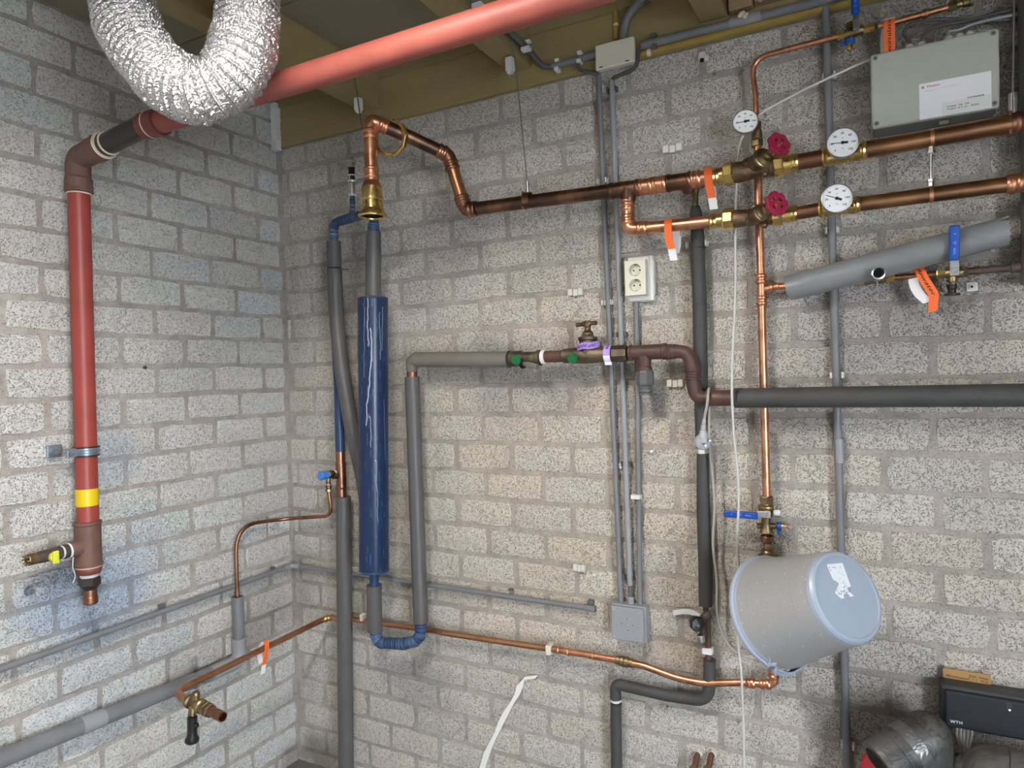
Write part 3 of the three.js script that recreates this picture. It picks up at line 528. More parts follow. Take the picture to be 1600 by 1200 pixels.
// ---------- back wall, left half ----------
const wobble = (pts, a) => pts.map((p, i) => p.clone().add(V(a * Math.sin(i * 1.7), 0, a * Math.sin(i * 2.3 + 1))));
{ // insulated riser left of the blue cylinder, with copper tee and blue pipe above
  const foot = B(541, 1225, 0.062), top = B(536.5, 776, 0.06); foot.y = 0.0;
  const f2 = top.clone().add(B(541, 1225, 0.062).sub(top).multiplyScalar(top.y / (top.y - B(541, 1225, 0.062).y))); f2.y = 0;
  const t = thing('insulated_riser', 'dark grey foam clad riser left of the blue cylinder with bare copper tee', 'pipe', f2.clone());
  part(t, 'foam_sleeve', rev(f2, top.clone().sub(f2), [[0, 0.03], [top.distanceTo(f2), 0.0292], [top.distanceTo(f2) + 0.001, 0.02], [top.distanceTo(f2) - 0.01, 0.0]]), M.foam);
  const a = B(534.5, 790, 0.06), b = B(531.5, 704, 0.058), d = b.clone().sub(a).normalize(), l = b.distanceTo(a), j = mix(a, b, 0.56);
  part(t, 'copper_tee', [rev(a, d, [[0, 0.0175], [l * 0.3, 0.0175], [l * 0.34, 0.0195], [l * 0.78, 0.0195], [l * 0.8, 0.0175], [l, 0.0178]]), rev(j, V(-0.35, 0.05, 0.9), [[0, 0.015], [0.035, 0.015], [0.035, 0]])], M.copperDull, 'bare copper tee');
  part(t, 'blue_pipe', sweep([b.clone().addScaledVector(d, -0.004), B(529, 600, 0.05), B(524, 520, 0.045), B(523, 470, 0.045)], 0.0182), M.blue, 'blue plastic clad pipe');
}
{ // curved foam pipe swinging behind the cylinder
  const P = smoothPts(Bs(0.07, [522.5, 421], [524.5, 470], [528, 520, 0.078], [534, 575, 0.082], [543, 630, 0.08], [553, 685, 0.07], [566, 740, 0.05], [575, 800, 0.045]), 50);
  const t = thing('curved_insulation', 'foam clad pipe curving down behind the blue cylinder from the blue wrapped bend', 'pipe', P[0].clone());
  part(t, 'foam_sleeve', sweep(P, 0.0285), M.foam);
  const a = B(522.5, 418.5, 0.07), b = B(521.5, 377.5, 0.07), d = b.clone().sub(a).normalize(), l = b.distanceTo(a);
  part(t, 'upper_sleeve', rev(a, d, [[0, 0.02], [0, 0.0275], [l, 0.0272], [l, 0.018], [l - 0.01, 0]]), M.foam);
  part(t, 'wire_tie', [bead(B(522.5, 421, 0.07), d, 0.0255, 0.003, 0.005), sweep(smoothPts([B(530, 421, 0.095), B(538, 421, 0.105), B(544, 420.5, 0.09)], 8), 0.0016, { seg: 6 })], M.cableDark);
}
{ // blue wrapped bend on top
  const z = 0.085, P = rounded([B(521.5, 380, 0.07), B(520.5, 349, 0.072), B(546, 341, z), B(560, 337, 0.1), B(585, 333, 0.13), B(583.5, 362, 0.14)], 0.035, 8);
  const t = thing('wrapped_pipe_bend', 'pipe bend wrapped in creased blue plastic below the brass flange', 'pipe', P[0].clone());
  part(t, 'bend', sweep(P, 0.0172, { rf: (s, i) => 0.0172 + 0.001 * Math.sin(i * 2.1) + 0.0008 * Math.sin(i * 5.3) }), M.blueWrap);
  part(t, 'branch', sweep([B(549, 341, z), B(551, 322, z), B(550.5, 306, z)], 0.0095, { rf: (s, i) => 0.011 - i * 0.0012 }), M.blueWrap);
  part(t, 'tie', [ring(B(550.8, 305, z), Y1, 0.008, 0.006, 0.0155), sweep([B(546, 309, 0.1), B(543, 313, 0.11)], 0.003, { seg: 8 })], M.tape, 'white tape');
  const o = B(550.5, 304, z); o.z = z;
  part(t, 'joint_ring', rev(B(583.6, 358, 0.14), Y1, [[-0.012, 0.019], [-0.012, 0.0215], [0.014, 0.021], [0.018, 0.0185]]), M.blueWrap);
}
{ // air vent standing on it
  const a = B(550.5, 304, 0.085), b = B(548.5, 247, 0.085), d = b.clone().sub(a).normalize(), l = b.distanceTo(a), k = (f) => f * l;
  const t = thing('air_vent', 'small chrome and black air vent standing on the blue wrapped bend', 'valve', a.clone());
  part(t, 'stem', rev(a, d, [[0, 0.0125], [k(0.3), 0.0125], [k(0.3), 0.008], [k(0.33), 0.0135], [k(0.36), 0.0145]]), M.steel);
  part(t, 'tape', [ring(mix(a, b, 0.37), d, 0.005, 0.008, 0.0152), ring(mix(a, b, 0.52), d, 0.004, 0.008, 0.0145), sweep([mix(a, b, 0.38).add(V(0.002, 0, 0.0145)), mix(a, b, 0.52).add(V(0.002, 0, 0.014))], 0.002, { seg: 6 })], M.tape);
  part(t, 'sleeve', rev(mix(a, b, 0.37), d, [[0, 0.0125], [k(0.15), 0.0125], [k(0.16), 0.0118], [k(0.34), 0.0118], [k(0.36), 0.014]]), M.black);
  part(t, 'chrome_cap', [rev(mix(a, b, 0.72), d, [[0, 0.012], [0.002, 0.0148], [k(0.16), 0.0145], [k(0.18), 0.017], [k(0.21), 0.017], [k(0.22), 0.009], [k(0.3), 0.006], [k(0.3), 0]])], M.steel, 'chrome cap');
}
const CZ = 0.135;
{ // big blue cylinder
  const a = B(584.6, 892, CZ), b = B(582.6, 465, CZ), d = b.clone().sub(a).normalize(), l = b.distanceTo(a);
  const t = thing('blue_cylinder', 'tall scratched blue plastic cylinder standing upright in the pipe run', 'cylinder', a.clone());
  const g = rev(a, d, [[0, 0.03], [0.002, 0.05], [0.006, 0.0535], [l - 0.006, 0.0535], [l - 0.001, 0.0525], [l, 0.03]], 48), uv = g.attributes.uv, ps = g.attributes.position, N = perp(d), Mv = d.clone().cross(N);
  for (let i = 0; i < uv.count; i++) { const q = V(ps.getX(i), ps.getY(i), ps.getZ(i)).sub(a), ang = Math.atan2(q.dot(Mv), q.dot(N)); uv.setXY(i, uv.getX(i) / 0.0535 / (2 * Math.PI) + 0 * ang, q.dot(d) / l); }
  part(t, 'shell', g, M.blueShell);
  part(t, 'end_rim', [bead(mix(a, b, 0.004), d, 0.0525, 0.003, 0.008), bead(mix(a, b, 0.997), d, 0.0525, 0.0025, 0.006)], M.blueWrap, 'worn pale rim');
  part(t, 'foam_plug', [rev(b, d, [[-0.001, 0.05], [0.003, 0.046], [0.005, 0.02]])], M.foamWarm);
  const i0 = B(582.8, 462, CZ), i1 = B(583.6, 362, CZ + 0.005);
  part(t, 'foam_sleeve', sweep([i0, mix(i0, i1, 0.35), mix(i0, i1, 0.6), i1], 0.0283, { rf: (s, i) => [0.0285, 0.0282, 0.0283, 0.0262][i] }), M.foam, 'grey foam sleeve on the upper pipe');
  part(t, 'lower_pipe', cyl(B(584.2, 922, CZ), a, 0.0172), M.blue);
}
{ // U bend and rising foam clad pipe, then the level run to the valve
  const z = 0.115, a = B(584.6, 914, CZ), b = B(585.5, 986, 0.13), c = B(657.5, 972, 0.1), e = B(643.8, 589, 0.085);
  const t = thing('insulated_loop', 'grey foam clad pipe rising right of the blue cylinder and running level to the valve', 'pipe', c.clone());
  part(t, 'short_sleeve', rev(b, a.clone().sub(b), [[0, 0.02], [0.001, 0.0275], [a.distanceTo(b), 0.0275], [a.distanceTo(b), 0.018]]), M.foam);
  part(t, 'wrapped_bend', sweep(rounded([B(585.5, 980, 0.13), B(589, 1004, 0.126), B(630, 1006, 0.114), B(657, 1000, 0.105), B(658, 964, 0.1)], 0.055, 8), 0.0215, { rf: (s, i) => 0.0212 + 0.0012 * Math.sin(i * 1.9) }), M.blueWrap, 'bend wrapped in creased blue plastic');
  part(t, 'riser_sleeve', sweep([c, mix(c, e, 0.5), e], 0.0268), M.foam);
  const j = B(643.3, 562, 0.085), h1 = B(796, 561.5, 0.09);
  part(t, 'bare_elbow', [cyl(B(643.8, 592, 0.085), B(643.6, 581, 0.085), 0.0185), sweep([B(643.6, 584, 0.085), B(643.2, 561, 0.085)], 0.0165)], M.copperDull);
  part(t, 'elbow_sleeve', sweep(rounded([B(643.6, 581, 0.085), B(643.2, 566, 0.086), B(650, 561.5, 0.087), B(664, 561.5, 0.088)], 0.02), 0.02, { rf: (s, i) => 0.018 + Math.min(0.008, s * 0.14) }), M.foamWarm);
  part(t, 'level_sleeve', sweep([B(652, 562, 0.087), B(720, 561.8, 0.088), h1], 0.0268), M.foamWarm);
  part(t, 'end_ring', ring(h1, X1, 0.003, 0.018, 0.029), M.cableDark);
}
// main stop valve group
const VZ = 0.092;
{
  const p = (x, y, z = VZ) => B(x, y, z), t = thing('stop_valve', 'old brown stop valve with T handle and purple paper labels', 'valve', p(918, 555));
  const ax = p(982, 552).sub(p(800, 560)).normalize();
  part(t, 'check_valve', [rev(p(797, 561), ax, [[0, 0.012], [0.004, 0.0255], [0.04, 0.0262], [0.05, 0.021], [0.095, 0.0205], [0.1, 0.025], [0.112, 0.0255], [0.114, 0.012]]), rev(p(813, 565), V(0.75, -0.5, 0.75), [[0, 0.01], [0.03, 0.012]])], M.brassOld, 'dull check valve body');
  part(t, 'spout', [rev(p(818, 567, 0.1), p(845, 575, 0.115).sub(p(818, 567, 0.1)), [[0, 0.006], [0.004, 0.0095], [0.055, 0.0095], [0.058, 0.008], [0.058, 0]])], M.foamWarm, 'grey test spout');
  const cap = (x, y) => [nut(p(x, y, VZ + 0.034), V(0.1, -0.35, 0.93), 0.018, 0.0165, 7), rev(p(x, y, VZ + 0.015), V(0.1, -0.35, 0.93), [[0, 0.01], [0.012, 0.011]])];
  part(t, 'test_cap', cap(807, 562), M.green, 'green cap'); part(t, 'test_cap', cap(895, 560), M.green, 'green cap');
  part(t, 'thread_tape', rev(p(847, 558), ax, [[0, 0.015], [0, 0.0225], [0.012, 0.0225], [0.014, 0.015]]), M.tape, 'white thread tape');
  part(t, 'nipple', sweep([p(852, 557.5), p(893, 556)], 0.0192), M.brownPipe);
  part(t, 'body', [rev(p(878, 556.5), ax, [[0, 0.018], [0.006, 0.0225], [0.03, 0.0235], [0.05, 0.026], [0.1, 0.0265], [0.135, 0.0235], [0.162, 0.0232], [0.164, 0.02], [0.17, 0.02]]), rev(p(919, 553), Y1, [[-0.01, 0.026], [0.02, 0.027], [0.04, 0.0265], [0.044, 0.03], [0.052, 0.03], [0.054, 0.018]])], M.brassOld);
  part(t, 'bonnet', [nut(p(918.5, 529).add(V(0, 0.002, 0)), Y1, 0.018, 0.0225), rev(p(918.5, 526), Y1, [[0, 0.018], [0.012, 0.017], [0.02, 0.01], [0.03, 0.0085], [0.05, 0.0085]])], M.bronze);
  const h = p(918, 507);
  part(t, 'handle', [rev(p(900.5, 508, VZ - 0.01), p(936, 504, VZ + 0.008).sub(p(900.5, 508, VZ - 0.01)), [[0, 0], [0.001, 0.0068], [0.02, 0.006], [0.028, 0.0085], [0.048, 0.0085], [0.056, 0.006], [0.074, 0.0068], [0.076, 0]]), rev(h.clone().add(V(0, -0.014, 0)), Y1, [[0, 0.0075], [0.008, 0.011], [0.018, 0.011], [0.024, 0.007], [0.024, 0]])], M.bronze, 'T shaped handle');
  part(t, 'union', [nut(p(968, 552.5), ax, 0.05, 0.0265, 8), rev(p(953, 553.3), ax, [[0, 0.02], [0.004, 0.0235], [0.012, 0.0235]])], M.brassOld);
  // elbows leading on to the big clad pipe
  const q = thing('brown_pipe_bend', 'brown steel tee and double bend between the stop valve and the thick dark pipe', 'pipe', p(1010, 550));
  const E = rounded([p(984, 551.5), p(1076, 549), p(1083, 580), p(1082, 596), p(1088, 622), p(1150, 622, 0.098)], 0.055, 9);
  part(q, 'bent_pipe', sweep(E, 0.0198), M.brownBend);
  const e0 = p(983, 551.5);
  part(q, 'socket', [rev(e0, ax, [[0, 0.018], [0.002, 0.0245], [0.01, 0.0248], [0.012, 0.0225], [0.1, 0.0225], [0.104, 0.0245], [0.112, 0.0245], [0.114, 0.019]]), rev(p(1038, 550), ax, [[0, 0.0225], [0.01, 0.0235], [0.012, 0.0215], [0.018, 0.0235], [0.02, 0.0215], [0.034, 0.0215]])], M.brownBend);
  const dn = (y) => p(1083, y); part(q, 'socket', [0, 1, 2, 3].map((i) => ring(dn(579 + i * 4.2), Y1, 0.0055, 0.017, i % 3 ? 0.0228 : 0.0245)), M.brownBend);
  part(q, 'elbow_end', rev(p(1103, 622), X1, [[0, 0.0195], [0.002, 0.0235], [0.05, 0.0228], [0.1, 0.0225]]), M.brownPipe);
  const g = p(1007, 556), dnv = V(0, -1, 0);
  part(q, 'branch', [rev(g, dnv, [[0, 0.021], [0.03, 0.0185], [0.036, 0.0215], [0.046, 0.0215], [0.047, 0.017]])], M.brownBend);
  part(q, 'drain_plug', [nut(g.clone().add(V(0, -0.066, 0)), dnv, 0.044, 0.0265, 8), rev(g.clone().add(V(0, -0.085, 0)), dnv, [[0, 0.02], [0.004, 0.0185], [0.006, 0.021], [0.01, 0.021], [0.011, 0.0185], [0.016, 0.021], [0.022, 0.021], [0.023, 0.0185], [0.027, 0.022], [0.032, 0.022], [0.033, 0]])], M.pvcDark, 'grey hexagon drain fitting');
}
{ // purple labels on the stop valve
  const txt = (s, w, h, f, x, y) => canvasTex(w, h, (c) => { c.fillStyle = '#a583d6'; c.fillRect(0, 0, w, h); for (let i = 0; i < 60; i++) { c.fillStyle = 'rgba(200,170,240,.15)'; c.fillRect(rnd() * w, rnd() * h, 30, 3); } c.fillStyle = '#2b2160'; c.font = f; c.fillText(s, x, y); });
  const m1 = std({ map: txt('hoofd afsl.', 512, 96, 'italic bold 62px sans-serif', 112, 68), roughness: 0.6 });
  const c = B(919.5, 541, VZ), P = [], R = 0.0335; // band round the bonnet, loose ends to the sides
  for (let i = 0; i <= 14; i++) { const a = Math.PI * (1.0 + i / 14); P.push(c.clone().add(V(Math.cos(a) * R * 1.08, 0.0015 * Math.cos(i) + 0.008 * (Math.cos(a) * 0.4), -Math.sin(a) * R))); }
  const g = strip(P, V(0, 1, 0.05).normalize(), 0.02, 0.0006), uv = g.attributes.uv; for (let i = 0; i < uv.count; i++) { const a = uv.getX(i), b = uv.getY(i); uv.setXY(i, 1 - b, a); }
  single('paper_label', 'purple handwritten label wrapped under the T handle', 'label', g, m1);
  const m2 = std({ map: canvasTex(96, 256, (k, w, h) => { k.fillStyle = '#b793e0'; k.fillRect(0, 0, w, h); k.fillStyle = '#2b2160'; k.save(); k.translate(70, 118); k.rotate(-Math.PI / 2); k.font = 'italic bold 58px sans-serif'; k.fillText('Hv', 0, 0); k.restore(); k.fillStyle = '#eef0ff'; k.fillRect(0, 165, w, h); }), roughness: 0.6 });
  const d = B(952, 553.5, VZ), Q = [];
  for (let i = 0; i <= 12; i++) { const a = 2.2 - i / 12 * 3.3; Q.push(d.clone().add(V(0, Math.sin(a) * 0.0275, Math.cos(a) * 0.0275))); }
  Q.push(Q[12].clone().add(V(0.003, -0.008, 0.006)));
  single('paper_label', 'small purple label with white end hanging round the valve body beside the grey conduits', 'label', strip(Q, X1, 0.0215, 0.0006), m2);
}
{ // thick dark clad pipe to the right
  const a = B(1147, 622, 0.098), b = B(1600, 617.5, 0.098), d = b.clone().sub(a).normalize(), far = a.clone().addScaledVector(d, 2.1);
  const t = thing('clad_pipe', 'thick dark grey clad pipe running level to the right edge', 'pipe', a.clone());
  part(t, 'cladding', rev(a, d, [[0, 0.02], [0.001, 0.0255], [0.003, 0.0275], [0.5, 0.0275], [2.1, 0.0275], [2.1, 0]], 30), M.foamDark);
}

// ---------- conduits, boxes, socket ----------
// saddle clip: made once and copied; stands on the back wall facing the room
const clip0 = thing('pipe_saddle', 'grey saddle gripping both upright conduits level with the T handle', 'clip', V(0, 0, 0), 'conduit saddles');
part(clip0, 'base', bx(V(0, 0, 0.003), [0.036, 0.016, 0.006], 0.001), M.white);
part(clip0, 'jaw', bx(V(-0.0135, 0, 0.012), [0.005, 0.016, 0.018], 0.001), M.white);
part(clip0, 'jaw', bx(V(0.0135, 0, 0.012), [0.005, 0.016, 0.018], 0.001), M.white);
const greyClip = clip0.clone(); greyClip.traverse((o) => { if (o.isMesh) o.material = M.pvcDark; });
let first = true;
function saddle(px, py, label, grey, tilt = 0, z = 0) {
  let c;
  if (first && !grey) { c = clip0; first = false; } else { c = (grey ? greyClip : clip0).clone(); c.name = numbered('pipe_saddle'); scene.add(c); }
  c.position.copy(B(px, py, z)); c.rotation.set(0, 0, tilt); c.userData = { category: 'clip', label };
  return c;
}
saddle(939, 141, 'white saddle on the left upright conduit just under the white junction box');
saddle(943, 284, 'white saddle on the left upright conduit just above the copper pipe');
saddle(950, 473, 'white saddle on the left upright conduit beside the double socket');
saddle(966.5, 727, 'white saddle on the left upright conduit halfway down to the grey box');
saddle(1296, 121, 'white saddle on the far right upright conduit under the top copper valve', false);
saddle(1300, 361, 'white saddle on the right upright conduit above the tilted grey shell');
saddle(1308, 586, 'white saddle on the right upright conduit just above the thick dark pipe');
saddle(1325, 1161, 'white saddle on the right upright conduit near the bottom edge');
saddle(958, 142, 'dark grey saddle on the second upright conduit under the white junction box', true);
saddle(973, 523, 'dark grey saddle on the second upright conduit beside the T handle', true);
saddle(980, 724, 'dark grey saddle on the second upright conduit halfway down', true);
saddle(984, 901, 'dark grey saddle on the second upright conduit just above the grey box', true);
saddle(1090, 383, 'white saddle holding the dark foam clad pipe beside the lower orange tag').scale.set(1.9, 1, 1.1);
const CR = 0.0082, CZC = 0.0165;
const UP = (x0, y0, x1, y1, r = CR, z = CZC) => sweep([B(x0, y0, z), mix(B(x0, y0, z), B(x1, y1, z), 0.5), B(x1, y1, z)], r);
{
  const t = thing('upright_conduit', 'left of the grey upright conduits from the white box down to the grey box', 'conduit', B(970, 945, CZC));
  part(t, 'tube', UP(935.5, 119, 970.5, 951, 0.0088), M.pvc);
  part(t, 'cable', sweep(smoothPts([B(936, 124, CZC), B(934.5, 118, 0.02), B(921, 113, 0.03), B(908, 108.5, 0.03), B(903, 102, 0.03), B(907, 95, 0.028), B(932, 90.5, 0.024)], 28), 0.006, { seg: 12 }), M.cableDark, 'grey cable looping into the white box');
  const u = thing('upright_conduit', 'second grey upright conduit ending in a gland on the grey box', 'conduit', B(986, 943, CZC));
  part(u, 'tube', UP(956, 126, 984.5, 914, 0.0092), M.pvcLight);
  part(u, 'inner_tube', UP(984, 900, 986, 946, 0.0068), M.pvcDark);
  part(u, 'gland', rev(B(986, 947, CZC), Y1, [[0, 0.011], [0.024, 0.0108], [0.03, 0.008], [0.03, 0]]), M.pvcLight);
  part(u, 'cable', sweep(smoothPts([B(957, 132, CZC), B(957, 124, 0.02), B(972, 116, 0.034), B(986, 110, 0.034), B(994.5, 101, 0.034), B(996.5, 88, 0.032), B(1000, 77, 0.03), B(1009, 70.5, 0.03)], 34), 0.006, { seg: 12 }), M.cableDark, 'grey cable sweeping up past the white box');
  const v = thing('upright_conduit', 'third grey upright conduit running down from the double socket to the grey box', 'conduit', B(998, 945, CZC));
  part(v, 'tube', UP(994, 466, 1000, 955, 0.0085), M.pvc);
  part(v, 'white_clip', [bx(B(994, 776, 0.0225), [0.03, 0.014, 0.022], 0.002), bx(B(998, 543, 0.016), [0.04, 0.01, 0.03], 0.002)], M.white);
  const w = thing('upright_conduit', 'grey upright conduit at right passing behind the shell, thick pipe and bucket', 'conduit', B(1324, 1200, 0.017));
  const w0 = B(1288, -60, 0.017), w1 = B(1324, 1205, 0.017), wd = w1.clone().sub(w0).normalize(), w2 = w0.clone().addScaledVector(wd, (w0.y - 0) / -wd.y);
  part(w, 'tube', sweep([w0, mix(w0, w1, 0.5), w2], 0.0105), M.pvc);
  part(w, 'sleeve', rev(B(1312, 723, 0.017), Y1, [[0, 0.0105], [0, 0.0122], [0.065, 0.0122], [0.065, 0.0105]]), M.pvcLight, 'paler joint sleeve');
}
{ // white junction box
  const zf = 0.05, c = V(1.4795, 2.566, zf / 2), t = thing('junction_box', 'white plastic junction box below the ceiling plate', 'junction box', c.clone());
  const q = [[928, 71.8], [989, 55], [992.6, 95], [931.4, 110]].map(([x, y]) => B(x, y, zf)), x = q.reduce((s, p) => s + p.x / 4, 0), y = q.reduce((s, p) => s + p.y / 4, 0), w = (q[1].x + q[2].x - q[0].x - q[3].x) / 2, h = (q[0].y + q[1].y - q[2].y - q[3].y) / 2;
  part(t, 'box', bx(V(x - 0.004, y, 0.026), [w - 0.012, h - 0.012, 0.03], 0.004), M.white);
  part(t, 'lid', bx(V(x, y, zf - 0.008), [w, h, 0.016], 0.005), M.cream);
  part(t, 'latch', [bx(V(x - w * 0.35, y - h * 0.42, zf + 0.0002), [0.012, 0.0035, 0.002], 0.0005), bx(V(x + w * 0.32, y - h * 0.42, zf + 0.0002), [0.012, 0.0035, 0.002], 0.0005)], M.cableDark);
}
{ // grey box at the foot of the conduits
  const c = V(1.4715, 0.8095, 0.025), t = thing('junction_box', 'square grey junction box at the foot of the upright conduits', 'junction box', c.clone());
  part(t, 'box', bx(V(1.473, 0.81, 0.019), [0.112, 0.112, 0.038], 0.004), M.pvcLight);
  part(t, 'lid', bx(V(1.4715, 0.8095, 0.044), [0.105, 0.105, 0.013], 0.004), M.pvcLight);
  const sc = []; for (const sx of [-1, 1]) for (const sy of [-1, 1]) sc.push(rev(V(1.4715 + sx * 0.043, 0.8095 + sy * 0.043, 0.049), Z1, [[0, 0.0035], [0.0028, 0.0035], [0.0034, 0.0028], [0.0034, 0]], 14)); part(t, 'screw', sc, M.plug);
  part(t, 'hole', [[0, 0.018], [-0.017, 0.001], [0.018, 0], [0.002, -0.018]].map(([x, y]) => rev(V(1.4715 + x, 0.8095 + y, 0.0505), Z1, [[0, 0.0016], [0.0003, 0]], 10)), M.hole);
}
{ // double wall socket
  const t = thing('wall_socket', 'cream double wall socket on a white back box', 'socket', V(1.53, 1.88, 0));
  part(t, 'back_box', [bx(V(1.5345, 1.8785, 0.013), [0.079, 0.138, 0.026], 0.003), bx(V(1.5305, 1.8785, 0.028), [0.068, 0.132, 0.01], 0.003)], M.white);
  part(t, 'side_rib', [bx(V(1.5745, 1.905, 0.014), [0.004, 0.055, 0.02], 0.001), bx(V(1.5745, 1.845, 0.014), [0.004, 0.04, 0.02], 0.001)], M.creamShade);
  const s = new THREE.Shape(); s.moveTo(-0.0315, -0.052); s.lineTo(0.0315, -0.052); s.lineTo(0.0315, 0.052); s.lineTo(-0.0315, 0.052); s.closePath();
  for (const y of [0.0235, -0.0225]) { const h = new THREE.Path(); h.absarc(0, y, 0.0195, 0, Math.PI * 2, true); s.holes.push(h); }
  const g = new THREE.ExtrudeGeometry(s, { depth: 0.02, bevelEnabled: true, bevelThickness: 0.002, bevelSize: 0.0015, bevelSegments: 2, curveSegments: 20 }); g.translate(1.5263, 1.8797, 0.034);
  part(t, 'cover', g, M.cream);
  for (const y of [1.9032, 1.8572]) {
    const c = V(1.5263, y, 0.0365), w = part(t, 'socket_well', [rev(c, Z1, [[0, 0], [0, 0.016], [0.004, 0.019], [0.019, 0.0196]]), rev(c, Z1, [[0.0001, 0.015], [0.0002, 0]])], M.cream);
    part(w, 'contact_hole', [-1, 1].map((k) => rev(c.clone().add(V(k * 0.0095, 0.001, 0.0004)), Z1, [[0, 0.0026], [0.0006, 0.0026], [0.0006, 0]], 12)), M.hole);
    part(w, 'earth_clip', [bx(c.clone().add(V(0, 0.0175, 0.010)), [0.007, 0.003, 0.011], 0.001), bx(c.clone().add(V(0, -0.0175, 0.010)), [0.007, 0.003, 0.011], 0.001)], M.bronze);
  }
}
{ // conduits on the olive plate
  const t = thing('ceiling_conduit', 'grey conduit left of the white box that bends up along the joist', 'conduit', B(890, 95, 0.03));
  const xj = 1.185 + 0.016, on = (x, y) => { const d = ray(x, y); return CAM.clone().addScaledVector(d, (xj - CAM.x) / d.x); };
  const a = B(932, 85, 0.032), b = B(863, 103.5, 0.032), c = on(822, 72), e = on(745, 2), f = c.clone().add(e.clone().sub(c).multiplyScalar(2.2));
  part(t, 'tube', sweep([a, mix(a, b, 0.5), b], 0.0105), M.pvc);
  part(t, 'flexible_bend', sweep(smoothPts([mix(a, b, 0.95), b, B(850, 103, 0.036), B(840, 94, 0.042), mix(B(832, 84, 0.06), c, 0.2), mix(c, e, 0.06), mix(c, e, 0.2)], 30), 0.0085, { rf: (s, i) => 0.0082 + 0.0004 * Math.sin(i * 3) }), M.pvcDark);
  part(t, 'joist_tube', sweep([mix(c, e, 0.04), e, f], 0.0095), M.pvcDark);
  const cl = (p, s, q) => bx(p, s, 0.0015, q);
  part(t, 'saddle', [cl(B(871, 109, 0.03), [0.014, 0.012, 0.028]), cl(B(872, 96, 0.03), [0.014, 0.01, 0.028]), cl(B(906, 97, 0.03), [0.014, 0.01, 0.028]), cl(B(907, 84, 0.03), [0.014, 0.01, 0.028]), cl(c.clone().add(V(0.004, -0.014, 0.008)), [0.03, 0.012, 0.02]), cl(c.clone().add(V(0.004, 0.011, 0.002)), [0.026, 0.008, 0.016]), cl(e.clone().add(V(0.004, -0.014, 0.0)), [0.03, 0.012, 0.024])], M.tape, 'white saddle clips');
  const r = thing('ceiling_conduit', 'grey conduit right of the white box following the olive plate', 'conduit', B(1003, 71, 0.03));
  const r0 = B(1003, 71, 0.03), r1 = B(1290, 0, 0.03), rd = r1.clone().sub(r0).normalize();
  part(r, 'tube', sweep([r0, r1, r0.clone().addScaledVector(rd, 2.35)], 0.0125), M.pvc);
  part(r, 'sleeve', rev(B(1140, 36.5, 0.03), rd, [[0, 0.0125], [0, 0.0142], [0.085, 0.0142], [0.085, 0.0125]]), M.pvcLight, 'paler joint sleeve');
  part(r, 'saddle', [bx(B(1024, 74.5, 0.022), [0.016, 0.014, 0.036], 0.002), bx(B(1023, 58, 0.022), [0.016, 0.012, 0.036], 0.002), bx(B(1160, 24, 0.026), [0.026, 0.012, 0.03], 0.003)], M.pvcDark);
  const u = thing('ceiling_conduit', 'thick grey bend rising from the white box to the ceiling', 'conduit', B(975, 58, 0.03));
  part(u, 'tube', sweep(smoothPts([B(974.5, 62, 0.03), B(975.5, 48, 0.031), B(980, 29, 0.036), B(991, 12, 0.045), B(1008, -4, 0.056), B(1040, -30, 0.07)], 30), 0.0125), M.pvc);
  part(u, 'clip', bead(B(1011, 4, 0.055), V(0.2, 1, 0.4), 0.006, 0.003, 0.008), M.pvcDark);
  const o = thing('painted_pipe', 'ochre painted thin pipe rising from the white box up the plate', 'pipe', B(962, 62, 0.02));
  part(o, 'tube', sweep([B(962.8, 62, 0.02), B(961.5, 20, 0.02), B(960.5, -14, 0.02)], 0.0072), M.ochre);
  part(o, 'joint', cyl(B(962.3, 41, 0.02), B(962.2, 37, 0.02), 0.0085), M.hemp, 'pale joint band');
  const y = thing('painted_pipe', 'ochre painted pipe along the top edge of the back wall', 'pipe', B(1015, 84, 0.012));
  const y0 = B(1000, 90, 0.013), y1 = B(1270, 19, 0.013), yd = y1.clone().sub(y0).normalize(); y0.y = 2.565; yd.set(1, 0, 0);
  part(y, 'tube', sweep([y0, y0.clone().add(V(1, 0, 0)), V(3.98, 2.565, 0.013)], 0.0115), M.ochre);
  part(y, 'joint', [rev(V(B(1012, 86, 0.013).x, 2.565, 0.013), X1, [[0, 0.0115], [0, 0.0122], [0.012, 0.0122], [0.012, 0.0115]])], M.hemp, 'pale joint band');
}
